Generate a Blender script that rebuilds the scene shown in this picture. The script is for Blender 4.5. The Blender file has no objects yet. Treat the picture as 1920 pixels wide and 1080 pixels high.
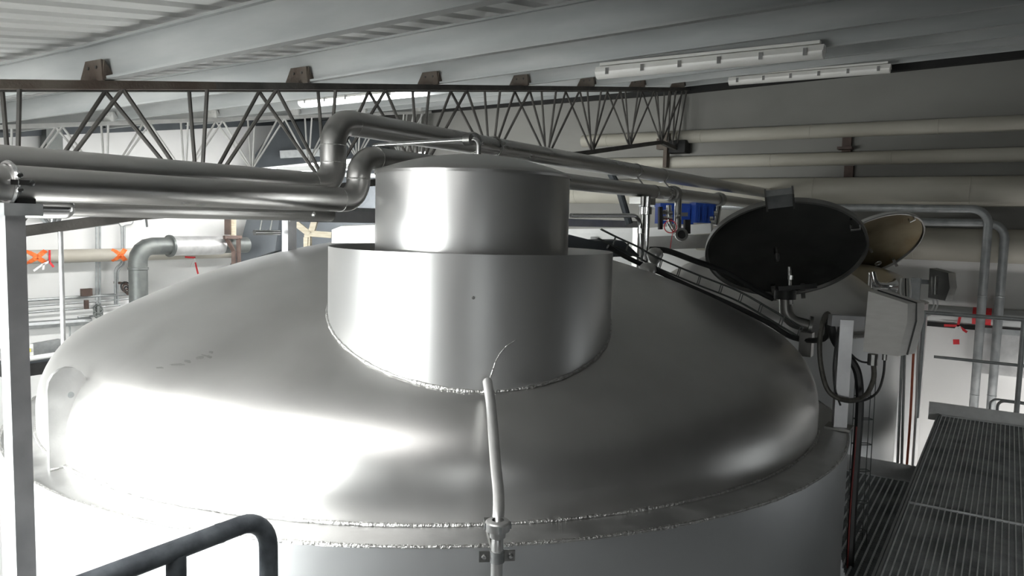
import bpy, math, random
import numpy as np
from mathutils import Vector, Matrix, Euler
random.seed(7)
sc = bpy.context.scene
col = sc.collection
PI = math.pi
R = math.radians

# ------------------------------------------------------------------ camera
FPX, PITCH, ROLL, YAW = 1420.0, R(5.0), R(1.43), R(33.2)   # photo is 1920 px wide
EYE = Vector((0, 0, 1.6))                                   # walkway is z = 0

def axis(u, w, v):
    """camera-space (right, forward, up) -> world direction"""
    c, s = math.cos(ROLL), math.sin(ROLL)
    x, z = u*c - v*s, u*s + v*c
    cp, sp = math.cos(PITCH), math.sin(PITCH)
    y, z = w*cp + z*sp, z*cp - w*sp
    c, s = math.cos(YAW), math.sin(YAW)
    return Vector((x*c - y*s, x*s + y*c, z))

cam = bpy.data.cameras.new('camera')
cam.sensor_width = 36.0
cam.lens = FPX/1920*36.0
cam.clip_start = 0.05
camo = bpy.data.objects.new('camera', cam)
col.objects.link(camo)
rx, up, fw = axis(1, 0, 0), axis(0, 0, 1), axis(0, 1, 0)
m = Matrix((rx, up, -fw)).transposed().to_4x4()
m.translation = EYE
camo.matrix_world = m
sc.camera = camo

# ------------------------------------------------------------------ light
sc.view_settings.view_transform = 'Standard'
sc.view_settings.look = 'None'
sc.view_settings.exposure = 0.0
sc.view_settings.gamma = 1.0
sc.view_settings.use_curve_mapping = False
w = bpy.data.worlds.new('sky')
sc.world = w
w.use_nodes = True
wb = w.node_tree.nodes['Background']
wb.inputs[0].default_value = (0.95, 0.97, 1.0, 1)
wb.inputs[1].default_value = 0.6

def daylight(name, loc, rot, sx, sy, power, colour=(1.0, 0.985, 0.965)):
    l = bpy.data.lights.new(name, 'AREA')
    l.shape = 'RECTANGLE'; l.size = sx; l.size_y = sy
    l.energy = power; l.color = colour
    o = bpy.data.objects.new(name, l); col.objects.link(o)
    o.location = loc; o.rotation_euler = rot
    return o
NEAR_Y = -1.15          # low eaves wall behind the photographer
WIN = (-7.4, -1.9, 0.05, 1.60)
WXC = (WIN[0]+WIN[1])/2
dw = daylight('daylight_window', (WXC, NEAR_Y-0.45, (WIN[2]+WIN[3])/2+.12), (R(68), 0, 0), 5.5, 1.6, 720)
dw.data.spread = R(96)
daylight('daylight_sky', (WXC, NEAR_Y-1.3, 2.3), (R(50), 0, 0), 6.2, 2.2, 2600)
FILL_WIN = (1.0, 2.6, 0.1, 1.5)  # unseen window added as fill for the walkway and box face
d3 = daylight('aisle_fill_light', ((FILL_WIN[0]+FILL_WIN[1])/2, NEAR_Y-0.4, .9), (R(66), 0, 0), 1.6, 1.5, 42)
d3.data.spread = R(100)
WIN2 = (6.0, 9.3, -2.7, -0.2)      # low opening in the right hand wall, one storey down
daylight('daylight_low_opening', (4.5+.25, (WIN2[0]+WIN2[1])/2, (WIN2[2]+WIN2[3])/2), (R(90), 0, R(90)), 3.3, 2.5, 12)


# ------------------------------------------------------------------ pixel helpers (1920x1080)
def ray(x, y):
    return axis((x-960)/FPX, 1.0, -(y-540)/FPX)
def P(x, y, d):
    return EYE + ray(x, y)*d
def aX(x, y, X):
    r = ray(x, y); return EYE + r*(X/r.x)
def aY(x, y, Y):
    r = ray(x, y); return EYE + r*(Y/r.y)
def aZ(x, y, Z):
    r = ray(x, y); return EYE + r*((Z-EYE.z)/r.z)

# ------------------------------------------------------------------ materials
MATS = {}
def mat(name, c1, c2=None, scale=6.0, rough=0.5, rough2=None, metal=0.0, bump=0.0, bscale=None,
        detail=6.0, lo=0.35, hi=0.65, stretch=None, aniso=0.0, emit=None, estr=0.0, bdist=0.01):
    if name in MATS: return MATS[name]
    mt = bpy.data.materials.new(name); mt.use_nodes = True
    nt = mt.node_tree; N = nt.nodes; L = nt.links
    b = N['Principled BSDF']
    b.inputs['Metallic'].default_value = metal
    b.inputs['Roughness'].default_value = rough
    b.inputs['Base Color'].default_value = (*c1, 1)
    if aniso: b.inputs['Anisotropic'].default_value = aniso
    tc = N.new('ShaderNodeTexCoord')
    src = tc.outputs['Object']
    if stretch:
        mp = N.new('ShaderNodeMapping'); mp.inputs['Scale'].default_value = stretch
        L.new(src, mp.inputs['Vector']); src = mp.outputs['Vector']
    if c2 is not None:
        n = N.new('ShaderNodeTexNoise'); n.inputs['Scale'].default_value = scale
        n.inputs['Detail'].default_value = detail
        L.new(src, n.inputs['Vector'])
        r = N.new('ShaderNodeValToRGB')
        r.color_ramp.elements[0].position = lo; r.color_ramp.elements[0].color = (*c1, 1)
        r.color_ramp.elements[1].position = hi; r.color_ramp.elements[1].color = (*c2, 1)
        L.new(n.outputs['Fac'], r.inputs['Fac']); L.new(r.outputs['Color'], b.inputs['Base Color'])
        if rough2 is not None:
            mr = N.new('ShaderNodeMapRange')
            mr.inputs['From Min'].default_value = lo; mr.inputs['From Max'].default_value = hi
            mr.inputs['To Min'].default_value = rough; mr.inputs['To Max'].default_value = rough2
            L.new(n.outputs['Fac'], mr.inputs['Value']); L.new(mr.outputs['Result'], b.inputs['Roughness'])
    if bump:
        n2 = N.new('ShaderNodeTexNoise'); n2.inputs['Scale'].default_value = bscale or scale*5
        n2.inputs['Detail'].default_value = 4
        L.new(src, n2.inputs['Vector'])
        bp = N.new('ShaderNodeBump'); bp.inputs['Strength'].default_value = bump
        bp.inputs['Distance'].default_value = bdist
        L.new(n2.outputs['Fac'], bp.inputs['Height']); L.new(bp.outputs['Normal'], b.inputs['Normal'])
    if emit:
        b.inputs['Emission Color'].default_value = (*emit, 1)
        b.inputs['Emission Strength'].default_value = estr
    MATS[name] = mt
    return mt

STEEL = mat('tank_stainless', (.56, .555, .545), (.64, .635, .625), 2.2, .30, .37, .92, .04, 60, bdist=.004)
COLLAR = mat('collar_stainless', (.60, .60, .595), (.66, .66, .655), 1.6, .30, .36, .84, .02, 40, stretch=(1, 1, .2), bdist=.003)
BODYST = mat('tank_side_stainless', (.50, .51, .52), (.56, .57, .58), 1.5, .38, .46, .78, .03, 40, bdist=.003)
LEDGE = mat('ledge_stainless', (.58, .58, .575), (.68, .68, .675), 9, .38, .5, 1.0, .08, 120, bdist=.004)
WELD = mat('weld_bead', (.72, .72, .71), (.45, .44, .43), 60, .3, .5, 1.0, .9, 90, bdist=.012)
PIPE = mat('pipe_stainless', (.46, .455, .445), (.55, .545, .535), 3, .26, .34, 1.0, .02, 60, stretch=(1, .25, 1), bdist=.003)
CHROME = mat('polished_stainless', (.68, .68, .68), (.72, .72, .72), 8, .14, .2, 1.0)
SATIN = mat('satin_fitting', (.66, .66, .655), (.74, .74, .735), 12, .32, .4, .75)
DARKST = mat('dull_stainless', (.30, .30, .29), (.38, .375, .365), 5, .34, .42, 1.0, .03, 60)
BOXST = mat('terminal_box_stainless', (.72, .70, .67), (.78, .765, .735), 12, .42, .5, .35, .05, 120, stretch=(1, 1, 4))
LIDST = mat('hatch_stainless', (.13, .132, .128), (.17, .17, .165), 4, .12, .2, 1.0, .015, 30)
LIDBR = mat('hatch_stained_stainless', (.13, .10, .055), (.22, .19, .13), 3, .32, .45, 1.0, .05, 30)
CLAD = mat('aluminium_cladding', (.66, .66, .66), (.72, .72, .715), 2.5, .42, .5, .85, .04, 30)
GALV = mat('galvanised_steel', (.34, .355, .36), (.46, .475, .48), 14, .42, .6, .75, .1, 60)
GALVD = mat('galvanised_duct', (.12, .13, .127), (.18, .19, .184), 8, .45, .6, .6, .08, 40)
GALVL = mat('foil_sleeve', (.50, .50, .50), (.62, .62, .62), 10, .4, .55, .7, .15, 40)
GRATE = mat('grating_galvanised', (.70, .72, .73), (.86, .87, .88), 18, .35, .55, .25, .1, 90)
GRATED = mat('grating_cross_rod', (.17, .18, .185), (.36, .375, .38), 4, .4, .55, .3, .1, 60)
RAILM = mat('grey_rail_paint', (.115, .13, .15), (.25, .28, .31), 16, .5, .62, .35, .25, 50)
POSTM = mat('square_post_steel', (.42, .42, .43), (.50, .50, .51), 10, .4, .5, .7, .05, 60)
PURL = mat('purlin_grey_paint', (.36, .375, .375), (.48, .49, .485), 3.2, .6, .72, .1, .06, 40, stretch=(.4, 1, 2))
TRUSSD = mat('truss_dark_paint', (.06, .057, .053), (.115, .108, .10), 7, .65, .8, .1, .2, 60)
RUST = mat('truss_rust', (.095, .07, .056), (.15, .13, .11), 6, .75, .85, .05, .3, 60)
TRUSSW = mat('truss_white_paint', (.58, .575, .555), (.72, .715, .70), 6, .6, .7, .0, .1, 60)
ROOF = mat('roof_sheet_white', (.74, .745, .735), (.82, .82, .805), 1.6, .5, .6, .0, .03, 20)
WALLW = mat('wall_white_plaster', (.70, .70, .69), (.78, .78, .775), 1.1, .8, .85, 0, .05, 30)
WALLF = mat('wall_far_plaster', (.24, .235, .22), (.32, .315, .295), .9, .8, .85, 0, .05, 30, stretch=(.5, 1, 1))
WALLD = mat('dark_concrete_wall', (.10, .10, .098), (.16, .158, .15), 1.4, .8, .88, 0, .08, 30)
FLOORM = mat('concrete_floor', (.20, .20, .195), (.28, .28, .27), 2, .7, .8, 0, .1, 30)
CREAM = mat('cream_lagging', (.36, .34, .285), (.50, .48, .42), 2.2, .6, .7, 0, .05, 20, stretch=(.3, 1, 1))
BEIGE = mat('beige_lagging', (.36, .335, .285), (.50, .48, .43), 3, .6, .7, 0, .05, 20, stretch=(1, .3, 1))
BLACK = mat('black_rubber', (.014, .014, .014), (.03, .03, .03), 12, .45, .55)
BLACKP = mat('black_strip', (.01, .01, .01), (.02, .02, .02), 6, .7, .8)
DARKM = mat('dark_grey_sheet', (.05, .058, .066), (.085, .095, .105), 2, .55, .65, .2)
HOSE = mat('grey_hose', (.05, .048, .042), (.11, .105, .09), 30, .4, .5, .2, .3, 150)
BLUE = mat('blue_paint', (.012, .05, .27), (.02, .07, .36), 5, .4, .5, 0, .05, 60)
BLUED = mat('dark_blue_paint', (.006, .018, .08), (.01, .03, .12), 5, .45, .55)
RED = mat('red_tape', (.62, .02, .03), (.75, .04, .05), 20, .5, .6)
DRED = mat('dark_red_sheath', (.16, .015, .015), (.22, .03, .025), 20, .5, .6)
ORANGE = mat('orange_paint', (.80, .13, .02), (.90, .22, .05), 20, .6, .7)
WHITEP = mat('white_plastic', (.74, .74, .73), (.80, .80, .79), 8, .4, .5)
CREAMP = mat('lamp_diffuser', (.78, .77, .73), (.84, .83, .80), 5, .3, .4)
ORCAB = mat('orange_cable', (.50, .10, .05), (.60, .15, .07), 20, .5, .6)
BROWN = mat('brown_steel', (.06, .038, .032), (.11, .075, .062), 8, .6, .7, .1)
WOOD = mat('pale_timber', (.52, .45, .33), (.66, .60, .48), 9, .6, .7, stretch=(1, 1, 6))
YELLOW = mat('yellow_tag', (.70, .62, .10), (.78, .70, .16), 10, .5, .6)
GLOW = mat('light_strip_white', (.8, .8, .8), emit=(.97, .99, 1.0), estr=6.0)
LIT = mat('lit_diffuser', (.8, .8, .8), emit=(.97, .99, 1.0), estr=9.0)
SKYN = mat('rooflight_near', (.8, .8, .8), emit=(1.0, .985, .965), estr=4.5)

def glass_mat():
    mt = bpy.data.materials.new('window_glass'); mt.use_nodes = True
    nt = mt.node_tree; N = nt.nodes; N.clear()
    o = N.new('ShaderNodeOutputMaterial'); t = N.new('ShaderNodeBsdfTransparent'); g = N.new('ShaderNodeBsdfGlossy')
    g.inputs['Roughness'].default_value = .03
    t.inputs['Color'].default_value = (.93, .95, .95, 1)
    mx = N.new('ShaderNodeMixShader'); mx.inputs[0].default_value = .06
    nt.links.new(t.outputs[0], mx.inputs[1]); nt.links.new(g.outputs[0], mx.inputs[2])
    nt.links.new(mx.outputs[0], o.inputs[0])
    return mt
GLASS = glass_mat()

# ------------------------------------------------------------------ mesh builder
class MB:
    def __init__(s): s.v = []; s.f = []
    def add(s, vs, fs):
        o = len(s.v); s.v += [tuple(v) for v in vs]; s.f += [tuple(i+o for i in f) for f in fs]; return s
    def box(s, c, size, rot=None):
        c = Vector(c); hx, hy, hz = (x/2 for x in size)
        vs = [Vector((a*hx, b*hy, d*hz)) for d in (-1, 1) for b in (-1, 1) for a in (-1, 1)]
        if rot is not None: vs = [rot @ v for v in vs]
        return s.add([v+c for v in vs], [(0, 2, 3, 1), (4, 5, 7, 6), (0, 1, 5, 4), (2, 6, 7, 3), (0, 4, 6, 2), (1, 3, 7, 5)])
    def bar(s, a, b, wd, ht, upv=(0, 0, 1)):
        a, b = Vector(a), Vector(b); d = (b-a); l = d.length; d.normalize()
        upv = Vector(upv); sd = d.cross(upv)
        if sd.length < 1e-4: sd = d.cross(Vector((1, 0, 0)))
        sd.normalize(); u = sd.cross(d)
        rot = Matrix((sd, d, u)).transposed()
        return s.box((a+b)/2, (wd, l, ht), rot)
    def tube(s, pts, r, n=10, caps=True, r_end=None, radii=None):
        pts = [Vector(p) for p in pts]; k = len(pts)
        tg = []
        for i in range(k):
            a = pts[max(i-1, 0)]; b = pts[min(i+1, k-1)]
            tg.append((b-a).normalized())
        nrm = tg[0].orthogonal().normalized()
        vs = []
        for i in range(k):
            if i:
                q = tg[i-1].rotation_difference(tg[i]); nrm = q @ nrm
                nrm = (nrm - tg[i]*nrm.dot(tg[i])).normalized()
            bn = tg[i].cross(nrm)
            rr = radii[i] if radii else (r if r_end is None else r+(r_end-r)*i/(k-1))
            for j in range(n):
                t = 2*PI*j/n
                vs.append(pts[i] + (nrm*math.cos(t) + bn*math.sin(t))*rr)
        fs = [(i*n+j, i*n+(j+1) % n, (i+1)*n+(j+1) % n, (i+1)*n+j) for i in range(k-1) for j in range(n)]
        if caps:
            fs.append(tuple(range(n-1, -1, -1))); fs.append(tuple((k-1)*n+j for j in range(n)))
        return s.add(vs, fs)
    def ring(s, c, ax, rad, r, n=24, m_=6):
        c = Vector(c); ax = Vector(ax).normalized(); e1 = ax.orthogonal().normalized(); e2 = ax.cross(e1)
        vs = []; fs = []
        for i in range(n):
            t = 2*PI*i/n; d = e1*math.cos(t)+e2*math.sin(t)
            for j in range(m_):
                q = 2*PI*j/m_
                vs.append(c+d*(rad+r*math.cos(q))+ax*(r*math.sin(q)))
        for i in range(n):
            for j in range(m_):
                fs.append((i*m_+j, ((i+1) % n)*m_+j, ((i+1) % n)*m_+(j+1) % m_, i*m_+(j+1) % m_))
        return s.add(vs, fs)
    def lathe(s, prof, c=(0, 0, 0), n=48, ax=(0, 0, 1), close=False):
        """prof: list of (r, h) ; revolved about ax through c"""
        c = Vector(c); ax = Vector(ax).normalized()
        if abs(ax.z) > .999: e1 = Vector((1, 0, 0))
        else: e1 = ax.orthogonal().normalized()
        e2 = ax.cross(e1)
        vs = []; fs = []; idx = []
        for (r, h) in prof:
            if r < 1e-6:
                idx.append([len(vs)]*n); vs.append(c+ax*h)
            else:
                idx.append(list(range(len(vs), len(vs)+n)))
                for i in range(n):
                    t = 2*PI*i/n; vs.append(c+(e1*math.cos(t)+e2*math.sin(t))*r+ax*h)
        seq = list(range(len(prof))) + ([0] if close else [])
        for k in range(len(seq)-1):
            A, B = idx[seq[k]], idx[seq[k+1]]
            for i in range(n):
                j = (i+1) % n
                q = [A[i], A[j], B[j], B[i]]
                q2 = []
                for z in q:
                    if z not in q2: q2.append(z)
                if len(q2) > 2: fs.append(tuple(q2))
        return s.add(vs, fs)
    def prism(s, poly, off):
        poly = [Vector(p) for p in poly]; off = Vector(off); n = len(poly)
        return s.add(poly+[p+off for p in poly],
                     [tuple(range(n-1, -1, -1)), tuple(range(n, 2*n))]+[(i, (i+1) % n, n+(i+1) % n, n+i) for i in range(n)])
    def mesh(s, name, m_, angle=35):
        me = bpy.data.meshes.new(name); me.from_pydata(s.v, [], s.f); me.update()
        import bmesh
        bm = bmesh.new(); bm.from_mesh(me); bmesh.ops.recalc_face_normals(bm, faces=bm.faces); bm.to_mesh(me); bm.free()
        me.materials.append(m_)
        me.polygons.foreach_set('use_smooth', [True]*len(me.polygons))
        me.set_sharp_from_angle(angle=R(angle))
        return me
    def build(s, name, m_, parent=None, angle=35):
        return put(name, s.mesh(name, m_, angle), parent)

def put(name, me, parent=None, loc=None):
    o = bpy.data.objects.new(name, me); col.objects.link(o)
    if loc is not None: o.location = loc
    if parent is not None: attach(o, parent)
    return o
def origin_of(o):
    p = Vector(o.location)
    while o.parent is not None:
        o = o.parent; break
    return p
WORLDLOC = {}
def attach(o, parent):
    """geometry is written in world space; cancel the parent's offset"""
    o.parent = parent
    wl = WORLDLOC.get(parent.name, Vector((0, 0, 0)))
    o.matrix_parent_inverse = Matrix.Translation(-wl)
    WORLDLOC[o.name] = Vector((0, 0, 0)) if o.type == 'MESH' and o.location.length == 0 else Vector(o.location)
def tag(o, label, cat, group=None):
    o['label'] = label; o['category'] = cat
    if group: o['group'] = group
    return o
def thing(name, label, cat, loc, group=None):
    o = bpy.data.objects.new(name, None); col.objects.link(o)
    o.empty_display_size = .1
    o.location = loc; WORLDLOC[o.name] = Vector(loc)
    return tag(o, label, cat, group)
def struct(o, label=None):
    o['kind'] = 'structure'
    if label: o['label'] = label
    return o
def fillet(pts, rad, k=7):
    pts = [Vector(p) for p in pts]; out = [pts[0]]
    for i in range(1, len(pts)-1):
        a, b, c = pts[i-1], pts[i], pts[i+1]
        d1 = (a-b); d2 = (c-b); l = min(rad, d1.length*.49, d2.length*.49)
        ang = d1.angle(d2)
        if abs(ang-PI) < .02: out.append(b); continue
        d1.normalize(); d2.normalize()
        t = l; rr = t*math.tan(ang/2)
        cen = b+(d1+d2).normalized()*(rr/math.sin(ang/2))
        s0 = b+d1*t-cen; s1 = b+d2*t-cen
        tot = s0.angle(s1); ax = s0.cross(s1).normalized()
        for j in range(k+1):
            out.append(cen+Matrix.Rotation(tot*j/k, 3, ax) @ s0)
    out.append(pts[-1]); return out
def smooth(pts, k=6):
    """Catmull-Rom through pts"""
    pts = [Vector(p) for p in pts]; out = []
    n = len(pts)
    for i in range(n-1):
        p0, p1, p2, p3 = pts[max(i-1, 0)], pts[i], pts[i+1], pts[min(i+2, n-1)]
        for j in range(k):
            t = j/k
            out.append(.5*((2*p1)+(p2-p0)*t+(2*p0-5*p1+4*p2-p3)*t*t+(3*p1-p0-3*p2+p3)*t**3))
    out.append(pts[-1]); return out

# ================================================================== SETTING
XL, XR, FAR_Y, ZF = -10.6, 4.5, 9.83, -3.2
SL = 0.154                                     # roof rises away from the photographer
def chord_z(Y): return 2.24 + SL*(Y-2.11)
rotS = Matrix.Rotation(math.atan(SL), 3, 'X')
PURH = 0.175
SX = 0.028                                     # bay right of the dark truss also rises sideways
def xrise(X): return SX*(X+3.75) if X > -3.75 else .0105*(X+3.75)
def sheet_z(Y): return chord_z(Y)+PURH+.03

floor = struct(MB().box(((XL+XR)/2, (NEAR_Y+FAR_Y)/2, ZF-.1), (XR-XL+.6, FAR_Y-NEAR_Y+.6, .2)).build('floor', FLOORM))

def wall_with_holes(name, m_, along, fixed, thick, a0, a1, z0, ztop, holes):
    """vertical wall; along 'x' (fixed y) or 'y' (fixed x); ztop(a)"""
    mb = MB()
    cuts = sorted({a0, a1, *[h for hh in holes for h in hh[:2]]})
    def slab(p, q, za, zb0, zb1):
        if along == 'x':
            pts = [(p, fixed, za), (q, fixed, za), (q, fixed, zb1), (p, fixed, zb0)]; off = (0, thick, 0)
        else:
            pts = [(fixed, p, za), (fixed, q, za), (fixed, q, zb1), (fixed, p, zb0)]; off = (thick, 0, 0)
        mb.prism(pts, off)
    for p, q in zip(cuts[:-1], cuts[1:]):
        h = [x for x in holes if x[0] <= p+1e-6 and x[1] >= q-1e-6]
        if h:
            slab(p, q, z0, h[0][2], h[0][2]); slab(p, q, h[0][3], ztop(p), ztop(q))
        else: slab(p, q, z0, ztop(p), ztop(q))
    return struct(mb.build(name, m_))
wall_left = wall_with_holes('wall_left', WALLW, 'y', XL-.2, .2, NEAR_Y-.2, FAR_Y+.2, ZF, lambda y: sheet_z(y)+.02+xrise(XL), [])
wall_right = wall_with_holes('wall_right', WALLD, 'y', XR, .2, NEAR_Y-.2, FAR_Y+.2, ZF, lambda y: sheet_z(y)+.02+xrise(XR), [WIN2])
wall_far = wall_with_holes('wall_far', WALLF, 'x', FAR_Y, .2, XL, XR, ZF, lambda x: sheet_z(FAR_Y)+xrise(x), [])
wall_near = wall_with_holes('wall_near', WALLD, 'x', NEAR_Y-.2, .2, XL, XR, ZF, lambda x: sheet_z(NEAR_Y)+xrise(x), [WIN, FILL_WIN])
def side_window(n, W, panes):
    mb = MB(); a0, a1, z0, z1 = W; x_ = XR+.12; t = .05
    mb.box((x_, (a0+a1)/2, z0+t/2), (.06, a1-a0, t)); mb.box((x_, (a0+a1)/2, z1-t/2), (.06, a1-a0, t))
    for i in range(panes+1): mb.box((x_, a0+t/2+(a1-a0-t)*i/panes, (z0+z1)/2), (.06, t, z1-z0))
    o = struct(mb.build('window_%d' % n, WHITEP))
    for i in range(panes):
        a = a0+t/2+(a1-a0-t)*i/panes; b = a0+t/2+(a1-a0-t)*(i+1)/panes
        MB().box((x_, (a+b)/2, (z0+z1)/2), (.006, b-a-t, z1-z0-2*t)).build('pane', GLASS, o)
def window(n, W, panes):
    mb = MB(); x0, x1, z0, z1 = W; y = NEAR_Y-.12; t = .05
    mb.box(((x0+x1)/2, y, z0+t/2), (x1-x0, .06, t)); mb.box(((x0+x1)/2, y, z1-t/2), (x1-x0, .06, t))
    for i in range(panes+1):
        mb.box((x0+t/2+(x1-x0-t)*i/panes, y, (z0+z1)/2), (t, .06, z1-z0))
    o = struct(mb.build('window_%d' % n, WHITEP))
    for i in range(panes):
        a = x0+t/2+(x1-x0-t)*i/panes; b = x0+t/2+(x1-x0-t)*(i+1)/panes
        MB().box(((a+b)/2, y, (z0+z1)/2), (b-a-t, .006, z1-z0-2*t)).build('pane', GLASS, o)
window(1, WIN, 5); side_window(2, WIN2, 3); window(3, FILL_WIN, 2)  # the third one is added to light the walkway

# roof of trapezoidal sheets, one object per sheet
ceiling = bpy.data.objects.new('ceiling', None); col.objects.link(ceiling); struct(ceiling)
ceiling['label'] = 'white corrugated metal roof sheets rising to the far wall'
WORLDLOC['ceiling'] = Vector((0, 0, 0))
SW = 1.0; x = XL-.2; k = 0
while x < XR+.2:
    mb = MB(); per = .2; prof = []
    for i in range(5):
        a = x+i*per
        prof += [(a, 0), (a+.11, 0), (a+.13, .038), (a+.18, .038)]
    prof.append((x+SW+.002, 0))
    y0, y1 = NEAR_Y-.3, FAR_Y+.3
    n = len(prof)
    vs = [(a, y0, sheet_z(y0)+h+xrise(a)) for a, h in prof]+[(a, y1, sheet_z(y1)+h+xrise(a)) for a, h in prof]
    mb.add(vs, [(i, i+1, n+i+1, n+i) for i in range(n-1)])
    me = mb.mesh('roof_sheet', ROOF); put('roof_sheet', me, ceiling)
    x += SW; k += 1
for (xa, xb, ya_, yb_) in ((-6.6, -4.6, -.38, .70), (-4.58, -2.6, -.38, .70), (-2.58, -1.6, -.38, .70), (-1.58, -.6, -.38, .70)):
    ym = (ya_+yb_)/2
    p_ = MB().box(((xa+xb)/2, ym, sheet_z(ym)-.014+xrise((xa+xb)/2)), (xb-xa, yb_-ya_, .012), rotS).build('skylight_pane', SKYN, ceiling)
    p_['label'] = 'bright translucent rooflight panel'
light_stop = struct(MB().box((-1.79, NEAR_Y+.91, (ZF+sheet_z(-.3))/2-.05), (.14, 1.82, sheet_z(-.3)-ZF-.1)).build('wall_light_stop', WALLD))  # added unseen wall, keeps window light off the right of the roof
lower_band = MB().box(((XL+XR)/2, FAR_Y-.006, (ZF+1.32)/2), (XR-XL-.02, .012, 1.32-ZF)).build('white_lower_band', WALLW, wall_far)  # whiter slab over the lower far wall
tz_ = chord_z(FAR_Y)-.08
trim = struct(MB().prism([(XL, FAR_Y-.1, tz_), (-3.75, FAR_Y-.1, tz_), (XR, FAR_Y-.1, tz_+xrise(XR)), (XR, FAR_Y-.1, tz_+.1+xrise(XR)), (-3.75, FAR_Y-.1, tz_+.1), (XL, FAR_Y-.1, tz_+.1)], (0, .1, 0)).build('trim_1', BLACKP))  # black strip along the top of the far wall
trim['label'] = 'thin black strip under the roof along the far wall'
trim2 = struct(MB().prism([(XL, NEAR_Y, chord_z(NEAR_Y)-.12), (XL, FAR_Y, chord_z(FAR_Y)-.12), (XL, FAR_Y, chord_z(FAR_Y)+.12), (XL, NEAR_Y, chord_z(NEAR_Y)+.12)], (.12, 0, 0)).build('trim_2', DARKM))
trim2['label'] = 'dark grey edge beam under the roof on the left wall'

# ------------------------------------------------------------------ purlins
PNAME = {-2: 'roof purlin nearest the low window wall behind the photographer',
         -1: 'grey steel roof purlin crossing the top left corner, pale and close',
         0: 'broad grey steel roof purlin on the leftmost rusty cleat', 1: 'grey steel roof purlin on the second truss cleat from the left',
         2: 'grey steel roof purlin on the third truss cleat from the left', 3: 'grey steel roof purlin carrying the lit lamp and the larger unlit lamp',
         4: 'grey steel roof purlin between the two hanging lamps', 5: 'dark roof purlin just beyond the second cleat from the far wall',
         6: 'last dark roof purlin tight against the far wall'}
def purlin_y(n): return 2.02+1.24*n
for n in range(-2, 7):
    y = purlin_y(n); z = chord_z(y)
    L_ = (XR-XL-.04); cx = (XL+XR)/2
    t = thing('roof_purlin', PNAME[n], 'roof beam', (cx, y, z), 'steel roof purlins')
    def piece(name, dy0, dy1, dz0, dz1):
        prof = [rotS @ Vector((0, a_, b_)) for a_, b_ in ((dy0, dz0), (dy1, dz0), (dy1, dz1), (dy0, dz1))]
        for xa, xb in ((XL+.02, -3.75), (-3.75, XR-.02)):
            MB().prism([(xa, y+v.y, z+v.z+xrise(xa)) for v in prof], (xb-xa, 0, xrise(xb)-xrise(xa))).build(name, PURL, t)
    piece('web', -.006, .006, .011, PURH-.011); piece('bottom_flange', -.04, .04, 0, .012); piece('top_flange', -.04, .04, PURH-.012, PURH)

# ------------------------------------------------------------------ trusses
def truss(X, label, rodm, chordm, cleatm, spread, rr, y0k, y1k, rust_k=()):
    p = .93; DEP = .67
    chord_z = lambda Y: 2.24+SL*(Y-2.11)+xrise(X)
    ya, yb = 2.096+p*y0k-.3, 9.72
    t = thing('roof_truss', label, 'truss', (X, ya, chord_z(ya)), 'lattice roof trusses')
    for s in (-1, 1):
        a = Vector((X+s*spread, ya, chord_z(ya)-.022)); b = Vector((X+s*spread, yb, chord_z(yb)-.022))
        ysp = 2.6
        if rust_k and s == 1:
            mid = Vector((X+s*spread, ysp, chord_z(ysp)-.022))
            c = MB().bar(a, mid, .045, .04).build('top_chord', RUST, t); c['label'] = 'rusty stretch of the top chord'
            MB().bar(mid, b, .045, .04).build('top_chord', chordm, t)
        else:
            MB().bar(a, b, .045, .04).build('top_chord', chordm, t)
    yb2 = 9.07
    by = lambda Y: chord_z(Y)-DEP
    MB().bar((X, ya, by(ya)), (X, yb2, by(yb2)), .055, .045).bar((X, yb2, by(yb2)), (X, 9.75, by(yb2)-.05), .055, .04).build('bottom_chord', chordm, t)
    for k in range(y0k, y1k+1):
        T = 2.096+p*k; B = T+p/2
        for s in (-1, 1):
            xs = X+s*spread
            def rod(ya_, yb_):
                if yb_ > 9.1: return
                MB().tube([(xs, ya_, chord_z(ya_)-.04), (X+s*.012, yb_, by(yb_)+.015)], rr, 6).build('web_rod', rodm, t)
            rod(T, B); rod(T+p, B); rod(B, B)
    for yv in (9.3, 9.5, 9.66):
        for s in (-1, 1):
            MB().tube([(X+s*spread, yv, chord_z(yv)-.04), (X+s*.03, yv-.12, by(yb2)+.03)], rr, 6).build('web_rod', rodm, t)
    for n in range(-2, 7):
        y = purlin_y(n)
        if y < ya: continue
        z = chord_z(y)
        h = .085; yf = y-.058; xr_ = X+spread+.065
        pr = [(xr_-.205, yf, z-.012), (xr_, yf, z-.012), (xr_-.012, yf, z+h), (xr_-.15, yf, z+h)]
        c_ = MB().prism(pr, (0, .012, 0)).build('purlin_cleat', cleatm, t)
        MB().prism([(xr_-.012, yf, z-.012), (xr_-.012, y, z+.012), (xr_-.014, yf+.012, z+h)], (.012, 0, 0)).build('gusset', cleatm, c_)
        for bxo in (-.12, -.05):
            MB().lathe([(0, .008), (.008, .006), (.008, 0)], (xr_+bxo, yf, z+.05), 6, (0, -1, 0)).build('bolt', chordm, c_)
    return t
truss(-3.75, 'dark rusty lattice roof truss crossing behind the big tank', TRUSSD, TRUSSD, RUST, .08, .0108, -3, 7, (1,))
truss(-8.1, 'white painted lattice roof truss far behind on the left', TRUSSW, TRUSSW, TRUSSW, .068, .0115, -3, 7)
tt = thing('light_strip', 'glowing white light strip under the white roof truss', 'light strip', (-8.1, 6.2, 2.2))
zc = lambda Y: chord_z(Y)+xrise(-8.1)-.67-.075
MB().bar((-8.02, 5.5, zc(5.5)+.015), (-8.02, 9.6, zc(9.6)+.015), .05, .14).build('diffuser', GLOW, tt)
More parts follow.
